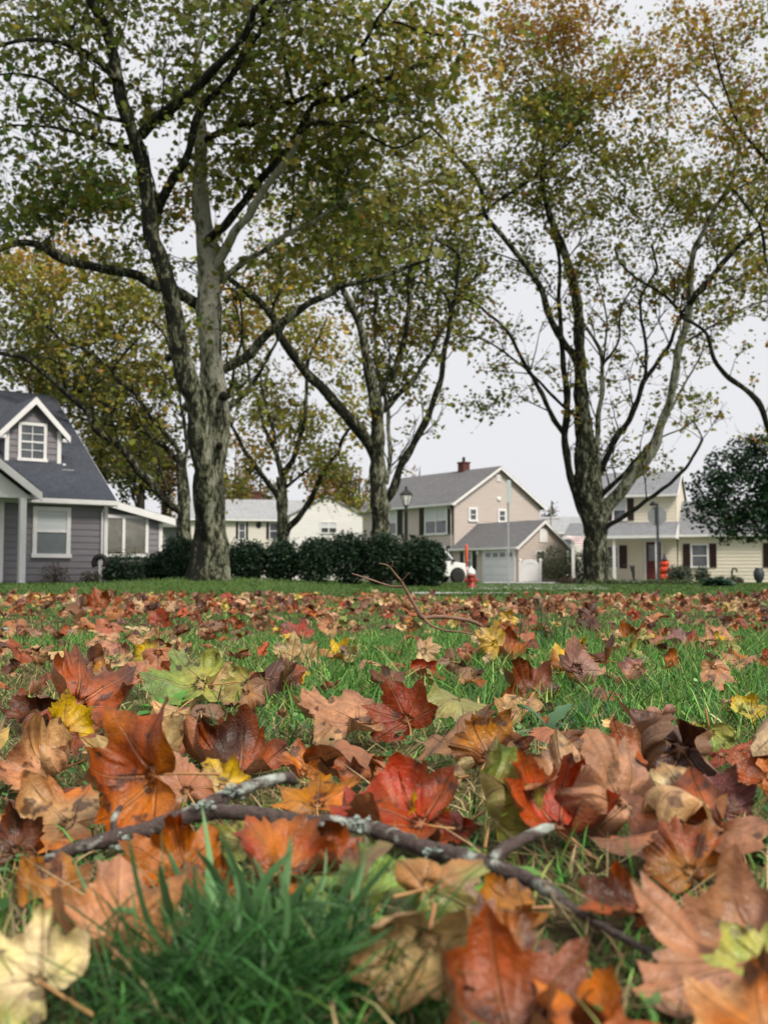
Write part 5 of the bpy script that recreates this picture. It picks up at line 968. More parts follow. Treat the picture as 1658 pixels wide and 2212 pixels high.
# u, v, width, colours, yaw, tilt, roll, curl, curl axis, edge, short name
HERO = [
 (240, 1975, 340, 'pink', 'ochre', 10, 40, 8, .9, 1.2, .14, 'big pinkish orange leaf left of the dark grass tuft'),
 (45, 2105, 250, 'lime', 'pale', 60, 30, 15, .7, .4, .06, 'pale yellow green leaf in the lower left corner'),
 (905, 2080, 300, 'gold', 'tan', 160, 38, -16, 1.5, 2.4, .05, 'gold tan leaf right of the dark grass tuft'),
 (1135, 2125, 330, 'rust', 'brown', 8, 44, 10, .9, .5, .16, 'rust leaf with a raised tip at the lower edge'),
 (1290, 2200, 260, 'rust', 'orange', -30, 32, 8, .6, .7, .06, 'rusty leaf lowest along the bottom edge'),
 (1635, 2010, 500, 'tan', 'pink', 115, 20, 10, 1.3, .9, .16, 'wide yellow tan leaf at the lower right'),
 (1625, 2092, 150, 'green', 'lime', 80, 30, -8, .4, .4, .03, 'bright green leaf tucked under the yellow tan leaf'),
 (1610, 2185, 190, 'tan', 'orange', 40, 40, 0, .8, .4, .06, 'tan leaf in the lower right corner'),
 (1300, 1835, 240, 'plum', 'pink', -35, 58, 200, .5, .4, .05, 'plum leaf standing on its edge behind the branch'),
 (1215, 1885, 250, 'rust', 'red', 40, 40, 20, 1.3, .6, .12, 'dark red curled leaf under the branch'),
 (1475, 1845, 170, 'ochre', 'rust', 20, 66, -10, .7, .2, .06, 'ochre brown upright leaf right of the plum leaf'),
 (1470, 1790, 340, 'pink', 'rust', 95, 8, -6, .5, 1.4, .03, 'long flat pink leaf at the right'),
 (1110, 1722, 150, 'lime', 'green', -20, 62, 35, 1.2, .3, .05, 'twisted green yellow leaf standing behind the branch'),
 (935, 1745, 120, 'yellow', 'red', 15, 60, 30, 1.2, .4, .05, 'yellow and red leaf standing above the branch'),
 (850, 1785, 280, 'red', 'rust', 70, 20, 10, .8, .6, .1, 'red leaf lying behind the middle of the branch'),
 (385, 1690, 170, 'pink', 'rust', -30, 44, 190, .7, .3, .06, 'pinkish leaf folded over left of centre'),
 (470, 1680, 110, 'yellow', 'gold', 30, 50, 0, .6, .3, .04, 'yellow leaf held in the pinkish folded leaf'),
 (680, 1722, 190, 'orange', 'ochre', 0, 28, 5, .5, .5, .08, 'orange brown leaf above the branch fork'),
 (765, 1655, 140, 'pink', 'rust', 60, 50, 20, 1.9, .8, .14, 'hollow rolled pink rust leaf at mid left'),
 (1058, 1605, 190, 'ochre', 'brown', -25, 70, 12, .5, .4, .05, 'ochre brown leaf standing like a fan'),
 (862, 1535, 165, 'red', 'rust', 25, 72, -8, .6, .2, .06, 'bright rust red leaf standing in the centre'),
 (730, 1552, 200, 'pink', 'tan', 100, 18, 8, .8, .7, .1, 'flat pink tan leaf left of the central red leaf'),
 (1120, 1535, 100, 'tan', 'pink', 130, 26, -20, 1.0, .4, .05, 'cream tan leaf in the green grass'),
 (1320, 1622, 230, 'rust', 'pink', 80, 26, 6, .9, .7, .12, 'wide pink red leaf at mid right'),
 (1285, 1680, 200, 'rust', 'red', 30, 36, 15, 1.3, .8, .16, 'crumpled dark red leaf below the wide pink one'),
 (1455, 1640, 180, 'dark', 'brown', 150, 40, 10, 2.2, .6, .12, 'hollow dark leaf curled like a cave'),
 (1540, 1608, 85, 'green', 'lime', 180, 74, 10, .4, .3, .03, 'green forked leaf standing upright at the right'),
 (1562, 1715, 140, 'brown', 'plum', -15, 70, 14, .8, .2, .06, 'brown leaf standing near the right edge'),
 (1628, 1660, 140, 'rust', 'brown', 40, 60, -18, .8, .4, .07, 'rusty leaf cut by the right edge'),
 (280, 1625, 220, 'pale', 'gold', 70, 26, -4, .8, .6, .07, 'pale yellow domed leaf at the left'),
 (505, 1600, 220, 'rust', 'dark', 50, 32, 12, 1.5, .6, .16, 'dark rust leaf curled over left of centre'),
 (155, 1545, 90, 'orange', 'yellow', 0, 75, 30, 1.6, .2, .06, 'orange yellow leaf standing folded at the left'),
 (75, 1535, 130, 'brown', 'dark', 60, 36, 12, 1.5, .6, .14, 'dark brown hollow leaf near the left edge'),
 (60, 1625, 170, 'pink', 'tan', 110, 22, 6, .9, .6, .1, 'pink tan leaf below the dark hollow one, left edge'),
 (95, 1755, 230, 'tan', 'orange', 95, 24, -8, .7, .6, .08, 'broad orange tan leaf at the left edge'),
 (20, 1800, 110, 'brown', 'rust', 10, 62, 12, .8, .3, .08, 'brown leaf standing at the left edge'),
 (205, 1488, 190, 'rust', 'brown', -40, 44, 12, 1.2, .7, .12, 'rust leaf with a sharp raised corner, left'),
 (390, 1472, 180, 'lime', 'green', 90, 26, 10, 1.0, .6, .05, 'green leaf with brown blotches'),
 (515, 1482, 110, 'tan', 'lime', 140, 46, -12, .8, .5, .06, 'tan leaf with green tips beside the blotched green leaf'),
 (642, 1402, 110, 'tan', 'gold', 10, 52, 14, .7, .4, .06, 'peach tan leaf upright in the grass'),
 (640, 1362, 80, 'red', 'plum', 40, 50, 18, .8, .4, .1, 'plum red leaf behind the peach one'),
 (735, 1402, 75, 'yellow', 'red', -20, 60, 12, .9, .5, .06, 'yellow and red leaf upright in the grass'),
 (345, 1333, 55, 'red', 'orange', 0, 72, 5, .6, .4, .06, 'small red leaf standing in the far left grass'),
 (212, 1296, 60, 'orange', 'rust', 20, 74, 8, .5, .4, .06, 'orange leaf standing against the far verge'),
 (1150, 1470, 130, 'brown', 'rust', 20, 66, 8, .9, .5, .1, 'brown rust leaf standing in the right hand grass'),
 (1245, 1425, 110, 'yellow', 'rust', -60, 44, 12, 1.0, .6, .08, 'rust leaf with a yellow lobe in the right hand grass'),
 (1475, 1380, 90, 'red', 'plum', 15, 50, 12, .9, .6, .1, 'red leaf beside a pale one at the far right'),
 (1545, 1372, 90, 'tan', 'pink', 95, 30, 10, 1.1, .6, .08, 'pale tan leaf bent over at the far right'),
 (1085, 1390, 120, 'orange', 'rust', 40, 40, 8, 1.0, .5, .12, 'orange rust crumpled leaf below the onion grass'),
 (365, 1840, 210, 'red', 'orange', 70, 44, 10, .8, .6, .1, 'red orange leaf under the left arm of the branch'),
 (615, 1850, 230, 'orange', 'red', -20, 54, 8, .6, .4, .08, 'orange red leaf behind the dark grass tuft'),
 (520, 1805, 100, 'lime', 'green', 90, 30, 10, .6, .6, .05, 'yellow green leaf under the branch fork'),
 (960, 1935, 210, 'green', 'ochre', 60, 46, 190, 1.3, .6, .08, 'olive green leaf with orange curls under the branch'),
 (780, 1895, 180, 'brown', 'green', 20, 40, 12, .8, .5, .08, 'shaded brown green leaf right of the tuft'),
 (1615, 1530, 90, 'lime', 'yellow', 40, 44, 10, 1.1, .5, .07, 'yellow green curled leaf at the right edge grass'),
 (655, 1640, 100, 'rust', 'orange', 10, 56, 10, 1.0, .5, .1, 'small rust leaf left of the rolled pink leaf'),
 (1400, 1690, 150, 'rust', 'brown', 80, 30, 10, 1.1, .6, .14, 'rust brown leaf below the hollow dark cave leaf'),
 (1090, 2010, 120, 'orange', 'brown', 20, 40, 14, 1.0, .6, .1, 'small orange brown leaf above the raised rust tip'),
 (110, 1900, 120, 'ochre', 'brown', 60, 22, 10, .9, .6, .1, 'ochre leaf in the shade below the branch end'),
 (700, 1845, 190, 'rust', 'brown', 60, 26, 8, 1.0, .6, .1, 'brown rust leaf under the middle of the branch'),
 (850, 1905, 170, 'dark', 'green', -30, 24, 12, 1.1, .7, .1, 'very dark leaf in the hollow under the branch'),
 (440, 1900, 140, 'rust', 'orange', 30, 30, 6, .8, .6, .1, 'rust orange leaf between tuft and branch'),
 (1090, 1950, 150, 'brown', 'ochre', 100, 12, 6, 1.0, .6, .08, 'flat brown ochre leaf below the right side shoot'),
 (720, 1930, 150, 'green', 'dark', 40, 16, 8, .9, .6, .08, 'dull green leaf right behind the tuft blades'),
 (1330, 1930, 140, 'rust', 'dark', 60, 20, 8, 1.2, .6, .1, 'shaded rust leaf right of the branch bend'),
 (980, 1830, 120, 'rust', 'red', 130, 26, 10, 1.0, .6, .1, 'small rust leaf touching the branch from behind'),
]
for i, h in enumerate(HERO):
    u, v, w, c1, c2, ya, ti, ro, ka, ax, ed, nm = h; ka *= 1.15
    bk = any(s_ in nm for s_ in ('behind the branch', 'behind the middle', 'dark red curled', 'plum leaf standing', 'above the branch', 'from behind')) and v < 1960 and v > 1700
    o, U, Vv, sz, Y = place_leaf(u, v, w, c1, c2, ya, ti, ro, ka, ax, ed, 100 + i, lift=.012, crumple=.06, ymin=1.10 if bk else .62)
    tag(o, nm, 'leaf', 'fallen leaves on the lawn'); LEAVES.append((o, U, Vv, sz, Y, nm, True))
# random leaves over the lawn
def lush(x, y):                      # how green the grass is
    n = np.sin(1.7 * x + .6 * y + 1) * np.sin(1.1 * y - .7 * x + 2) + .6 * np.sin(3.1 * x + 2) * np.sin(2.3 * y)
    g = .45 + .35 * n
    mid = sstep(y, 1.75, 2.15) * (1 - sstep(y, 4.8, 6.0)) * (.25 + .75 * sstep(x / np.maximum(y, .1), -.22, -.06))
    return np.clip(np.maximum(g * np.where(y < 1.9, .45, 1), mid) - .25 * (y > 8), 0, 1)
cand = []
def scatter(y0, y1, dens):
    hw = lambda y: .40 * y + 2.0
    n = int(dens * (y1 - y0) * 2 * hw((y0 + y1) / 2)); y = rng.uniform(y0, y1, n * 2); x = rng.uniform(-hw(y1), hw(y1), n * 2); k = np.abs(x) < hw(y); return np.c_[x[k], y[k]][:n]
pts = np.vstack([scatter(1.0, 1.75, 30), scatter(1.75, 3.2, 32), scatter(3.2, 5.5, 36), scatter(5.5, 9, 32), scatter(9, 15.0, 34), scatter(-1.5, .12, 20)])
keep = rng.random(len(pts)) < np.where((pts[:, 1] > 1.9) & (pts[:, 1] < 5.2), 1 - .30 * lush(pts[:, 0], pts[:, 1]), np.where(pts[:, 1] > 5, np.clip(.62 + .55 * np.sin(1.3 * pts[:, 0] + .8 * pts[:, 1]) * np.sin(.9 * pts[:, 1] - 1.7 * pts[:, 0] + 1), .12, 1), .95))
pu, pv = seen(pts[:, 0], np.maximum(pts[:, 1], .3), gz(pts[:, 0], pts[:, 1]))
keep &= ~((pts[:, 1] > 11) & (np.abs(pu - 990) < 110) & (rng.random(len(pts)) < .85))      # the pavement shows through here
# nothing stands in front of the branch
bu = [-50, 60, 250, 430, 660, 870, 1060, 1180, 1300, 1450]; bv = [1890, 1876, 1812, 1757, 1774, 1815, 1872, 1920, 2000, 2085]
bl_ = np.interp(pu, bu, bv, left=3000, right=3000); keep &= ~((pv > bl_ - 50) & (pv < bl_ + 230) & (pts[:, 1] < 1.14))
# keep the standing hero leaves in view: fewer strays right in front of them
for (o, U, Vv, sz, Y, nm, hh) in LEAVES:
    keep &= ~((np.abs(pu - U) < .42 * sz * FPX / Y) & (pts[:, 1] < Y + .03) & (pts[:, 1] > Y - .55 * sz - .06))
pts = pts[keep]; pu, pv = seen(pts[:, 0], np.maximum(pts[:, 1], .3), gz(pts[:, 0], pts[:, 1]))
inside = (pu > 8) & (pu < 1650) & (pv < 2225) & (pts[:, 1] > .6)
sz = np.clip(rng.normal(.057, .018, len(pts)), .028, .098) * np.interp(pts[:, 1], [0, 1, 2.0, 3, 12], [1, 1.15, 1.05, .86, 1.15]); score = np.where(inside, sz / np.maximum(pts[:, 1], .3), -1)
order = np.argsort(-score); ind = order[:300 - len(HERO)]; rest = np.array(sorted(set(range(len(pts))) - set(ind.tolist())))
CC = [('rust', 'red', 18), ('rust', 'brown', 18), ('pink', 'tan', 9), ('pink', 'rust', 7), ('tan', 'gold', 11), ('orange', 'rust', 15), ('brown', 'dark', 12), ('yellow', 'gold', 6), ('lime', 'yellow', 2), ('green', 'lime', 2), ('ochre', 'brown', 6), ('plum', 'pink', 5), ('pale', 'tan', 6)]
cw = np.array([c[2] for c in CC], float); cw /= cw.sum()
NAMES = {'rust': 'rust', 'red': 'red', 'pink': 'pink', 'tan': 'tan', 'orange': 'orange', 'brown': 'brown', 'yellow': 'yellow', 'lime': 'yellow green', 'green': 'green', 'ochre': 'ochre', 'plum': 'plum', 'pale': 'cream', 'gold': 'gold', 'dark': 'dark'}
RL = []
for q, j in enumerate(ind):
    x, y = pts[j]; c1, c2, _ = CC[rng.choice(len(CC), p=cw)]; k_ = rng.random(); up = k_ < (.18 if y > 1.7 else .08)
    ti = rng.uniform(42, 72) if up else rng.uniform(-6, 26); ro = rng.normal(0, 14) + (180 if rng.random() < .38 else 0); ka = (abs(rng.normal(.9, .5)) if rng.random() < .65 else rng.uniform(1.7, 2.9)) * (1 if rng.random() < .8 else -1)
    o, U, Vv, s_, Y = place_leaf(0, 0, 0, c1, c2, rng.uniform(0, 360), ti, ro, ka, rng.uniform(0, 3), rng.normal(.07, .06), 1000 + q, hi=y < 2.6, lift=rng.uniform(.004, .03 if y < 2 else .045), crumple=rng.uniform(.03, .09), Y=y, x=x, size=sz[j] / .78 * .78, kap2=rng.normal(.25, .25), st=y < 3.6 and rng.random() < .6)
    pose = 'upright' if ti > 42 else 'curled' if abs(ka) > 1.3 else 'tilted' if ti > 17 else 'flat'
    LEAVES.append((o, U, Vv, s_, Y, (c1, c2, pose), False)); RL.append(len(LEAVES) - 1)
# labels for them: look first, then the nearest named leaf
REF = [(L[1], L[2], L[5].replace(', ', ' ')) for L in LEAVES if L[6]]
SHORT = ['big pinkish orange leaf', 'pale corner leaf', 'gold tan leaf', 'rust leaf with raised tip', 'lowest rusty leaf', 'wide yellow tan leaf', 'bright green tucked leaf', 'tan corner leaf', 'standing plum leaf', 'dark red curled leaf', 'ochre upright leaf', 'long flat pink leaf', 'twisted green leaf', 'yellow and red leaf above the branch', 'red leaf behind the branch', 'pinkish folded leaf', 'yellow leaf in the fold', 'orange leaf above the fork', 'hollow rolled pink leaf', 'fan shaped ochre leaf', 'central red leaf', 'flat pink tan leaf', 'cream leaf in grass', 'wide pink red leaf', 'crumpled dark red leaf', 'dark cave leaf', 'green forked leaf', 'brown standing leaf at right', 'rusty right edge leaf', 'pale domed leaf', 'dark rust curled leaf', 'orange folded leaf', 'dark hollow left leaf', 'pink tan left leaf', 'broad orange tan leaf', 'brown left edge leaf', 'sharp cornered rust leaf', 'blotched green leaf', 'green tipped tan leaf', 'peach upright leaf', 'plum red leaf', 'yellow and red grass leaf', 'small red far leaf', 'orange verge leaf', 'brown rust standing leaf', 'yellow lobed rust leaf', 'far right red leaf', 'bent pale tan leaf', 'orange rust crumpled leaf', 'red orange leaf under the branch', 'orange red leaf behind the tuft', 'yellow green leaf under the fork', 'olive leaf with orange curls', 'shaded brown green leaf', 'yellow green edge leaf', 'small rust leaf by the rolled one', 'rust brown leaf below the cave leaf', 'small orange brown leaf', 'shaded ochre leaf', 'brown rust leaf under the branch', 'very dark hollow leaf', 'rust orange leaf by the tuft', 'flat brown ochre leaf', 'dull green leaf', 'shaded rust leaf', 'small rust leaf touching the branch']
used = {}
for li in RL:
    o, U, Vv, s_, Y, (c1, c2, pose), _ = LEAVES[li]
    d = [math.hypot((U - a) / 1.6, (Vv - b) * 1.3) for a, b, _ in REF]
    size = 'small' if s_ < .065 else 'large' if s_ > .092 else ''
    col = NAMES[c1] + ('' if c1 == c2 else ' and ' + NAMES[c2])
    done = False
    for j in np.argsort(d)[:6]:
        a, b, _ = REF[j]; du, dv = U - a, (Vv - b) * 2
        rel = ('right of' if du > 0 else 'left of') if abs(du) > abs(dv) * 1.2 else ('in front of' if dv > 0 else 'behind')
        lab = ' '.join(f'{size} {pose} {col} leaf {rel} the {SHORT[j]}'.split())
        if lab not in used and len(lab.split()) <= 16: done = True; break
    used[lab] = 1; tag(o, lab, 'leaf', 'fallen leaves on the lawn')
# the rest of the litter, past the three hundred that show largest
def leaf_litter(P, S_, name):
    var = []
    for k in range(60):
        r_ = np.random.default_rng(500 + k); b = SHAPES_LO[k % 3] if k < 30 else SHAPES_MID[k % 4]; ka = abs(r_.normal(1.2, .8))
        var.append((leaf_deform(b, r_, ka, r_.uniform(0, 3), r_.normal(.07, .06), r_.uniform(.03, .09), r_.normal(.3, .3)), b))
    VV, FF, TT, CCo, vds, vas = [], [], [], [], [], []; off = 0
    for (x, y), s_ in zip(P, S_):
        Q, b = var[int(rng.integers(30)) + 30 * (y < 5)]; up = rng.random() < .30; ti = rng.uniform(40, 80) if up else rng.uniform(0, 32)
        R = rotm(rng.uniform(0, 360), ti, rng.normal(0, 16) + (180 if rng.random() < .22 else 0)); W_ = Q @ R.T * s_
        W_[:, 2] += -W_[:, 2].min() + gz1(x, y) + rng.uniform(.008, .04); W_[:, 0] += x; W_[:, 1] += y
        c1, c2, _ = CC[rng.choice(len(CC), p=cw)]; c = np.array(PALE[c1]) * .65 + np.array(PALE[c2]) * .35; c = c * .9 * rng.lognormal(0, .25)
        VV.append(W_); FF.append(b[1] + off); TT.append(b[2] + off); off += len(W_); CCo.append(np.repeat(np.clip(c, .002, .8)[None], len(W_), 0)); vds.append(b[3]); vas.append(b[4])
    tag(link(name, np_mesh(name, np.vstack(VV), [np.vstack(FF), np.vstack(TT)], M['fallen'], np.vstack(CCo), dict(vd=np.concatenate(vds), va=np.concatenate(vas))), None), 'carpet of small rust, tan and yellow fallen leaves across the far lawn', 'leaf litter', kind='stuff')
leaf_litter(pts[rest], sz[rest], 'leaf_litter')

# ------------------------------------------------------------ grass
def bare(x, y):                     # grass is pressed down where a near leaf lies
    k = np.ones(len(x), bool)
    for o, U, Vv, s_, Y, *_ in LEAVES:
        if Y < 2.4: k &= ((x - o.location.x) / (.50 * s_)) ** 2 + ((y - o.location.y) / (.42 * s_)) ** 2 > rng.uniform(.5, 1.2, len(x))
    u_, v_ = seen(x, y, gz(x, y)); k &= ~((u_ > 700) & (u_ < 1250) & (np.abs(v_ - np.interp(u_, [700, 1060, 1250], [1850, 1940, 2030])) < 55) & (rng.random(len(x)) < .7))
    return k
def blades(x, y, h, w, col, lean=.35, curve=.5, z=None, r=rng):
    n = len(x); az = r.uniform(0, 2 * np.pi, n); le = np.abs(r.normal(lean, .22, n)); cu = r.normal(curve, .25, n)
    d = np.c_[np.cos(az), np.sin(az)]; fa = r.uniform(0, 2 * np.pi, n); s_ = np.c_[np.cos(fa), np.sin(fa)]
    z = gz(x, y) if z is None else z; V = np.empty((n, 7, 3)); L = [(0, 1), (.36, .95), (.72, .65), (1, 0)]
    k = 0
    for t, wd in L:
        a = le + cu * t; hor = np.sin(a) * h * t; ver = np.cos(np.minimum(a, 1.5)) * h * t
        c = np.c_[x + d[:, 0] * hor, y + d[:, 1] * hor, z + ver - .004 * (t == 0)]
        if wd == 0: V[:, k] = c; k += 1
        else:
            o = np.c_[s_ * (w * wd / 2)[:, None], np.zeros(n)]; V[:, k] = c - o; V[:, k + 1] = c + o; k += 2
    o = np.arange(n)[:, None] * 7
    return V.reshape(-1, 3), [np.vstack([o + [0, 1, 3, 2], o + [2, 3, 5, 4]]), o + [4, 5, 6]], np.repeat(col, 7, 0)
def grass_field(name, label, x, y, h, w, col, **k):
    V, F, C = blades(x, y, h, w, col, **k); tag(link(name, np_mesh(name, V, F, M['grass'], C), None), label, 'grass', kind='stuff')
def area(n, y0, y1, p=1.0):
    hw = lambda y: .40 * y + .55
    y = y0 + (y1 - y0) * rng.random(n * 2) ** p; x = rng.uniform(-1, 1, n * 2) * hw(y1); k = np.abs(x) < hw(y); return x[k][:n], y[k][:n]
G1, G2, G3 = np.array((.055, .170, .030)), np.array((.135, .285, .050)), np.array((.320, .390, .110)); STRAW = np.array((.42, .32, .15))
def gcol(n, x, y):
    t = rng.random((n, 1)); c = np.where(t < .5, G1, np.where(t < .88, G2, G3)); dry = rng.random(n) > (.55 + .43 * lush(x, y)); c = np.where(dry[:, None], STRAW * rng.uniform(.5, 1, (n, 1)), c)
    return np.clip(c * rng.lognormal(0, .38, (n, 1)) * rng.lognormal(0, .07, (n, 3)), .003, .7)
x1, y1 = area(52000, .32, 1.9); k = rng.random(len(x1)) < .25 + .75 * lush(x1, y1); x1, y1 = x1[k], y1[k]; k = bare(x1, y1); x1, y1 = x1[k], y1[k]
x2, y2 = area(60000, 1.8, 5.2); k = rng.random(len(x2)) < .22 + .9 * lush(x2, y2); x2, y2 = x2[k], y2[k]
x3, y3 = area(75000, 5.0, 16.0); k = rng.random(len(x3)) < .45 + .6 * lush(x3, y3); x3, y3 = x3[k], y3[k]
X = np.r_[x1, x2, x3]; Y = np.r_[y1, y2, y3]; n = len(X); g = lush(X, Y)
H = np.where(Y < 1.9, .022 + .030 * g, np.where(Y < 5.2, .020 + .042 * g, .018 + .022 * g)) * rng.lognormal(0, .32, n); Wd = np.where(Y < 1.9, .0026, np.where(Y < 5.2, .0036, .0065)) * rng.uniform(.6, 1.35, n)
xo = rng.uniform(-1, 1, 150000) * 5.5; yo = rng.uniform(-1.2, 7.5, 150000); k = (np.abs(xo) > .40 * np.maximum(yo, 0) + .50) & (np.abs(xo) < .40 * np.maximum(yo, 0) + 2.3); k |= (yo < .34) & (np.abs(xo) < 2.3) & (yo < .1); xo, yo = xo[k], yo[k]; go = lush(xo, yo)
X = np.r_[X, xo]; Y = np.r_[Y, yo]; H = np.r_[H, (.030 + .040 * go) * rng.lognormal(0, .32, len(xo))]; Wd = np.r_[Wd, .0045 * rng.uniform(.6, 1.35, len(xo))]; n = len(X)
grass_field('lawn_grass', 'green lawn grass with dry blades growing between the fallen leaves', X, Y, H, Wd, gcol(n, X, Y), lean=.38)
xs, ys = area(34000, .35, 4.5); k = rng.random(len(xs)) < 1.05 - .85 * lush(xs, ys); xs, ys = xs[k], ys[k]; k = bare(xs, ys); xs, ys = xs[k], ys[k]; n = len(xs)
grass_field('dry_thatch', 'pale straw and dead grass strands lying over the soil', xs, ys, rng.uniform(.03, .09, n), rng.uniform(.0012, .0024, n), np.clip(np.array((.33, .24, .12)) * rng.lognormal(0, .35, (n, 1)), .02, .8), lean=1.25, curve=.25, z=gz(xs, ys) + rng.uniform(.002, .018, n))
nv = 75000; yv = rng.uniform(15.5, 48, nv); xv = rng.uniform(-1, 1, nv) * (.42 * yv + 2); n = nv
grass_field('verge_grass', 'mown green verge grass beyond the leafy lawn', xv, yv, rng.uniform(.04, .085, n), rng.uniform(.012, .025, n), np.clip(np.where(rng.random((n, 1)) < .5, (.060, .125, .026), (.095, .155, .034)) * rng.lognormal(0, .2, (n, 1)), .003, .5), lean=.3)
# small clover and weed leaflets
xc, yc = area(5200, .5, 3.2); k = np.sin(5 * xc + 1) * np.sin(4 * yc + xc) > .05; xc, yc = xc[k], yc[k]; n = len(xc)
zz = gz(xc, yc) + rng.uniform(.008, .035, n)
DT_ = np.array([(math.cos(a) * .5, math.sin(a) * .5, .06 * math.cos(2 * a)) for a in np.linspace(0, 2 * math.pi, 8, endpoint=False)])
R = rand_rot(n, 1.6); V = np.einsum('nij,kj->nki', R, DT_) * rng.uniform(.007, .015, n)[:, None, None] + np.c_[xc, yc, zz][:, None]
tag(link('clover_cover', np_mesh('clover_cover', V.reshape(-1, 3), [np.arange(n)[:, None] * 8 + np.arange(8)], M['grass'], np.repeat(np.clip(np.where(rng.random((n, 1)) < .5, (.06, .17, .04), (.13, .22, .07)) * rng.lognormal(0, .25, (n, 1)), .01, .5), 8, 0)), None), 'patches of small round clover leaves among the fallen leaves', 'ground cover', kind='stuff')

# ------------------------------------------------------------ tufts and weeds one can point at
def tuft(name, label, loc, n, hs, wd, col, spread, lean, seed, cat='grass tuft', curve=.4):
    r_ = np.random.default_rng(seed); x = loc[0] + r_.normal(0, spread, n); y = loc[1] + r_.normal(0, spread * .7, n)
    V, F, C = blades(x, y, r_.uniform(*hs, n), r_.uniform(*wd, n), np.clip(np.array(col) * r_.lognormal(0, .35, (n, 1)) * r_.lognormal(0, .08, (n, 3)), .003, .6), lean, curve, r=r_)
    z0 = gz1(*loc[:2]); o = link(name, np_mesh(name, V - np.array([loc[0], loc[1], z0]), F, M['grass'], C), None); o.location = (loc[0], loc[1], z0); return tag(o, label, cat)
tuft('grass_tuft', 'dark lush grass tuft with long blades in the foreground', ((560 - 829) / FPX * .74, .74), 2000, (.035, .115), (.0013, .0032), (.038, .115, .026), .052, .42, 5, curve=.7)
# its long single blades
r_ = np.random.default_rng(3); TB = MB()
LB = [[(470, 2060), (462, 1940), (450, 1830), (436, 1738)], [(380, 2060), (330, 2010), (300, 1920), (275, 1790)], [(330, 2090), (260, 2040), (205, 1960), (155, 1850)], [(690, 2040), (740, 1980), (800, 1910), (862, 1838)], [(600, 2030), (610, 1950), (620, 1880), (628, 1800)],
      [(560, 2020), (530, 1930), (500, 1850), (470, 1780)], [(640, 2040), (680, 1960), (700, 1900), (705, 1830)], [(520, 2060), (400, 2060), (300, 2070), (200, 2010)], [(420, 2110), (330, 2130), (260, 2170), (200, 2215)], [(560, 2110), (500, 2080), (440, 2085), (350, 2095)],
      [(480, 2000), (420, 1940), (385, 1890), (360, 1830)], [(650, 2090), (720, 2060), (790, 2040), (850, 2000)], [(590, 2060), (580, 1980), (570, 1900), (545, 1850)], [(240, 2110), (160, 2070), (110, 2030), (70, 2000)]]
for _ in range(34):
    u0 = r_.normal(540, 90); v0 = r_.uniform(2010, 2120); L_ = r_.uniform(110, 230); a_ = r_.normal((u0 - 540) / 260, .35); c_ = r_.normal(0, .4)
    LB.append([(u0 + math.sin(a_ + c_ * t) * L_ * t, v0 - math.cos(a_ + c_ * t) * L_ * t) for t in (0, .35, .7, 1)])
V_, C_, F_, off = [], [], [], 0; YB = .80; base = np.array([(540 - 829) / FPX * YB, YB, gz1(-.1, YB)])
for i, L in enumerate(LB):
    Yc = YB + r_.normal(0, .03); P = np.array([at(u, v, Yc - .02 * j * (1 if i % 2 else -.6)) for j, (u, v) in enumerate(L)]); Q = catmull(P, .012); m = len(Q)
    wd = np.interp(np.linspace(0, 1, m), [0, .3, .8, 1], [.0042, .0048, .0032, .0003]) * r_.choice([.36, .48, .62, .85]); sd_ = np.cross(np.gradient(Q, axis=0), np.array([r_.normal(0, .3), -1, r_.normal(0, .25)])); sd_ /= np.linalg.norm(sd_, axis=1)[:, None]
    mid = Q + np.cross(sd_, np.gradient(Q, axis=0)) / (np.linalg.norm(np.gradient(Q, axis=0), axis=1)[:, None] + 1e-9) * (wd * .25)[:, None]
    V3 = np.stack([Q - sd_ * wd[:, None], mid, Q + sd_ * wd[:, None]], 1).reshape(-1, 3); a = np.arange(m - 1)[:, None] * 3
    V_.append(V3); F_.append(np.vstack([a + [0, 1, 4, 3], a + [1, 2, 5, 4]]) + off); off += len(V3); C_.append(np.repeat(np.clip(np.array((.13, .26, .10)) * r_.lognormal(0, .3), .01, .5)[None], len(V3), 0))
o = link('long_blade', np_mesh('long_blade', np.vstack(V_) - base, F_, M['grass'], np.vstack(C_)), None)
gt = bpy.data.objects['grass_tuft']; o.parent = gt; o.location = Vector(base) - gt.location
tuft('onion_grass', 'thin upright onion grass spikes rising above the far lawn at the right', ((1172 - 829) / FPX * 4.4, 4.4), 34, (.14, .27), (.003, .005), (.030, .085, .035), .05, .10, 8, 'grass tuft', .12)
tuft('onion_grass', 'small spray of onion grass blades in the lush middle grass', ((700 - 829) / FPX * 3.3, 3.3), 26, (.09, .16), (.003, .0045), (.045, .125, .045), .05, .25, 9, 'grass tuft', .3)
tuft('grass_tuft', 'grass tuft in front of the dark rust curled leaf', ((560 - 829) / FPX * 1.85, 1.82), 90, (.05, .10), (.002, .0034), (.05, .12, .04), .05, .4, 10)
tuft('grass_tuft', 'coarse pale bladed tuft right of the cream leaf', ((1215 - 829) / FPX * 2.1, 2.1), 110, (.05, .11), (.003, .005), (.06, .14, .06), .07, .6, 11)
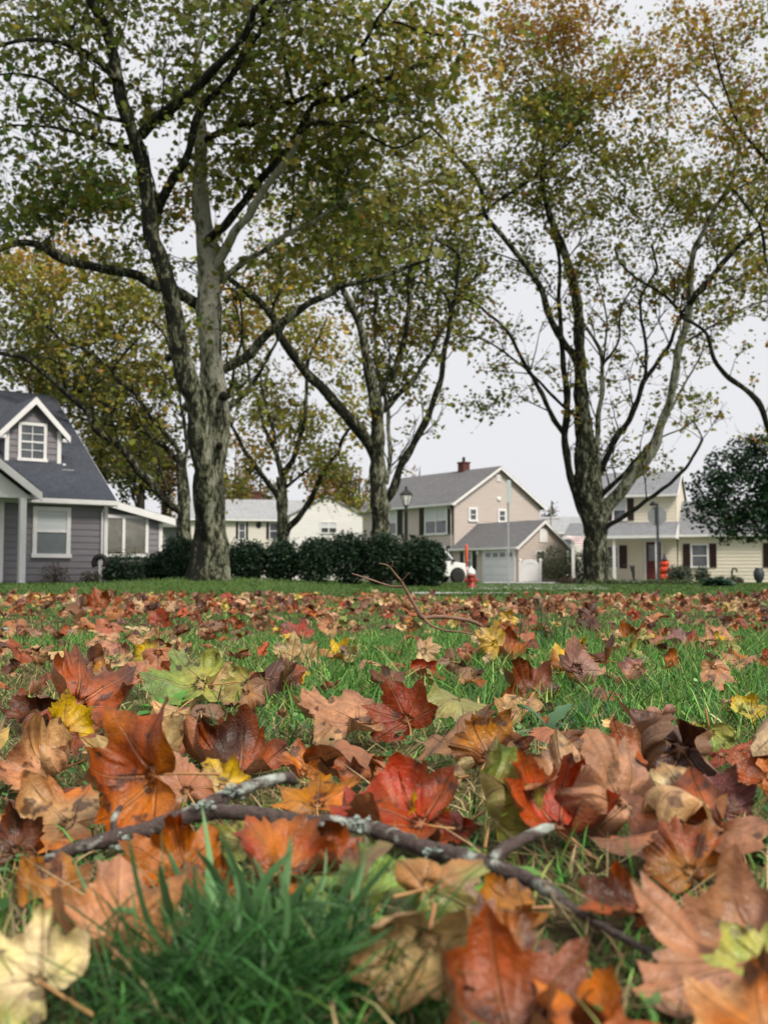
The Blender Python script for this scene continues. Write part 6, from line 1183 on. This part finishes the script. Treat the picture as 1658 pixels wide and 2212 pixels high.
def weed(label, u, v, n, ln, col, seed, lean=.7):
    r_ = np.random.default_rng(seed); Yg = .3 * FPX / (v - 1248); x, y = (u - 829) / FPX * Yg, Yg; z0 = gz1(x, y); VV, FF, CC_, off = [], [], [], 0
    for i in range(n):
        az = i * 2.4 + r_.normal(0, .3); le = abs(r_.normal(lean, .3)); L = ln * r_.uniform(.6, 1.1); t = np.linspace(0, 1, 9); w = L * .26 * np.interp(t, [0, .2, .55, .85, 1], [.12, .3, .9, .7, .05]) * (1 + .28 * np.cos(t * 8 * math.pi))
        a = le + t * .7; c = np.stack([np.cos(az) * np.sin(a) * L * t, np.sin(az) * np.sin(a) * L * t, np.cos(a) * L * t + .004], 1); s_ = np.array([-math.sin(az), math.cos(az), 0])
        V3 = np.stack([c - s_ * w[:, None] + [0, 0, .004], c, c + s_ * w[:, None] + [0, 0, .004]], 1).reshape(-1, 3); k_ = np.arange(8)[:, None] * 3; VV.append(V3); FF.append(np.vstack([k_ + [0, 1, 4, 3], k_ + [1, 2, 5, 4]]) + off); off += len(V3); CC_.append(np.repeat(np.clip(np.array(col) * r_.lognormal(0, .2), .01, .6)[None], len(V3), 0))
    o = link('weed_rosette', np_mesh('weed_rosette', np.vstack(VV), FF, M['grass'], np.vstack(CC_)), None); o.location = (x, y, z0); tag(o, label, 'weed')
weed('bright green jagged weed rosette below the blotched green leaf', 372, 1555, 16, .085, (.11, .30, .05), 1, .5); weed('small green weed below the pale domed leaf', 455, 1665, 12, .045, (.07, .22, .06), 2); weed('broad blue green weed beside the wide pink red leaf', 1180, 1605, 12, .085, (.10, .20, .09), 3, .9)
weed('little green weed under the dark red curled leaf', 1045, 1960, 7, .05, (.12, .28, .05), 4, .8); weed('round green weed at the right edge above the yellow tan leaf', 1610, 1880, 14, .045, (.14, .24, .07), 5); weed('green weed left of the central rolled leaf', 600, 1560, 10, .05, (.09, .22, .05), 6)

# ------------------------------------------------------------ branches lying on the lawn
def stick_mat():
    m, n, b, o = nodes('lichened_bark'); v = coord(n); f = noise(n, v, 14, 4, .6, .5); g = noise(n, v, 160, 4, .7); h = noise(n, v, 55, 3)
    c = ramp(n, g, [(.3, (.024, .014, .012)), (.7, (.100, .068, .058))]); l = ramp(n, g, [(.3, (.18, .20, .17)), (.7, (.44, .47, .41))])
    k = ramp(n, math_(n, 'ADD', math_(n, 'MULTIPLY', f, .75), math_(n, 'MULTIPLY', h, .25)), [(.53, (0, 0, 0)), (.59, (1, 1, 1))]); setc(n, b, mix(n, k, c, l)); b.inputs['Roughness'].default_value = .85
    bump(n, b, g, .9, .004); return m
M['stick'] = stick_mat()
def stick(name, parent, pts, w0, w1, d, mat, ctr, wm=None, n=12, rough=.10, lump=0):
    pts = np.array(pts, float); dep = np.interp(np.linspace(0, 1, len(pts)), np.linspace(0, 1, len(d)), d); P = np.array([at(u, v, y) for (u, v), y in zip(pts, dep)])
    w = np.interp(np.linspace(0, 1, len(pts)), [0, 1] if wm is None else np.linspace(0, 1, len(wm)), [w0, w1] if wm is None else wm) * (1.22 if parent.name == 'fallen_branch' else 1) / 2 / FPX * dep; Q = catmull(np.c_[P, w], .004 if dep.mean() < 2 else .012); r_ = np.random.default_rng(int(pts[0][0]) + 77)
    m = len(Q); R = Q[:, 3] * (1 + rough * np.sin(np.arange(m) * .31 + 1) * np.sin(np.arange(m) * .083) + rough * .4 * r_.normal(size=m)); V, F = tube_np(Q[:, :3], R, n)
    V += r_.normal(size=V.shape) * (R.mean() * .05); o = link(name, np_mesh(name, V - np.array(ctr), [F, np.array([list(range(n))[::-1]]), np.array([list(range((m - 1) * n, m * n))])], mat), None, parent); return o
bc = at(700, 1800, 1.1); bc = Vector((bc.x, bc.y, 0)); BR = thing('fallen_branch', 'lichen spotted grey brown branch lying across the leaves in the foreground', 'branch', bc)
stick('stem', BR, [(60, 1876), (150, 1838), (230, 1815), (300, 1800), (370, 1775), (430, 1757), (500, 1754), (580, 1764), (660, 1774), (740, 1780), (800, 1790), (870, 1815), (940, 1840), (1010, 1855), (1070, 1876), (1130, 1896), (1180, 1920), (1230, 1960), (1300, 2000), (1380, 2045), (1450, 2085)], 0, 0, [1.02, 1.06, 1.03, .91, .76], M['stick'], bc, [14, 22, 28, 30, 32, 30, 27, 27, 26, 26, 28, 30, 32, 30, 30, 28, 24, 18, 15, 13, 9])
stick('side_shoot', BR, [(425, 1760), (445, 1742), (480, 1724), (520, 1706), (560, 1692), (600, 1682), (625, 1680), (634, 1692)], 26, 15, [1.06, 1.12], M['stick'], bc, [26, 27, 26, 24, 20, 17, 20, 12])
stick('side_shoot', BR, [(1062, 1862), (1085, 1838), (1115, 1820), (1150, 1803), (1178, 1790), (1192, 1786)], 28, 16, [.94, .98], M['stick'], bc, [28, 24, 22, 22, 20, 12])
stick('side_shoot', BR, [(572, 1762), (600, 1780), (625, 1792), (645, 1795)], 22, 12, [1.05, 1.02], M['stick'], bc)
stick('side_shoot', BR, [(250, 1812), (245, 1780), (250, 1760), (262, 1742)], 14, 8, [1.045, 1.07], M['stick'], bc)
LM = plain('lichen_crust', (.42, .48, .42), (.22, .27, .24), 90, .95, .6, bscale=240)
def lichen(u, v, Y, w, k):
    r_ = np.random.default_rng(int(u)); c = at(u, v, Y); me = bmesh.new()
    for i in range(k):
        p = Vector(c) + Vector(r_.normal(0, w * .42 / FPX * Y, 3) * np.array([1, .5, .45])); s_ = w / FPX * Y * r_.uniform(.10, .24); bmesh.ops.create_icosphere(me, subdivisions=2, radius=s_, matrix=Matrix.Translation(p - bc) @ Matrix.Diagonal((1, 1, r_.uniform(.5, .8), 1)))
    for q in me.verts: q.co += Vector(r_.normal(0, .0005, 3))
    m = bpy.data.meshes.new('lichen'); me.to_mesh(m); me.free(); link('lichen', m, LM, BR)
for a in ((436, 1742, 1.05, 26, 14), (505, 1712, 1.075, 30, 18), (775, 1776, 1.015, 32, 20), (930, 1838, .965, 26, 14), (250, 1812, 1.035, 38, 18), (1100, 1888, .925, 22, 10)): lichen(*a)
tw = plain('twig_bark', (.24, .135, .085), (.13, .07, .05), 40, .7, .2)
tc_ = at(905, 1325, 3.85); tc_ = Vector((tc_.x, 3.85, 0)); TW = thing('fallen_twig', 'bare forked twig with an upright shoot among far leaves', 'twig', tc_)
stick('stem', TW, [(760, 1239), (800, 1252), (845, 1267), (872, 1268), (885, 1290), (900, 1315), (912, 1334), (950, 1332), (1000, 1338), (1030, 1347), (1042, 1360), (1046, 1378)], 0, 0, [3.9, 3.85, 3.85, 3.9, 4.0], tw, tc_, [3, 4, 5, 6, 7, 8, 10, 9, 9, 9, 7, 5], 8)
stick('shoot', TW, [(880, 1284), (868, 1258), (853, 1240), (838, 1222), (818, 1217)], 6, 2.5, [3.85, 3.8], tw, tc_, None, 8)
stick('shoot', TW, [(843, 1228), (848, 1220), (848, 1212)], 3, 2, [3.82, 3.8], tw, tc_, None, 6); stick('shoot', TW, [(866, 1256), (876, 1246), (882, 1238)], 3, 2, [3.83, 3.78], tw, tc_, None, 6)
stick('shoot', TW, [(915, 1334), (930, 1350), (960, 1362), (1000, 1366), (1050, 1378)], 6, 3, [3.85, 3.75], tw, tc_, None, 8)
tl = at(20, 1365, 5.3); tl = Vector((tl.x, 5.3, 0)); T2W = thing('fallen_twig', 'short dark twig lying at the left edge of the lawn', 'twig', tl); stick('stem', T2W, [(-60, 1352), (-10, 1358), (30, 1363), (50, 1376), (64, 1388)], 11, 5, [5.3, 5.1], M['stick'], tl, None, 8)
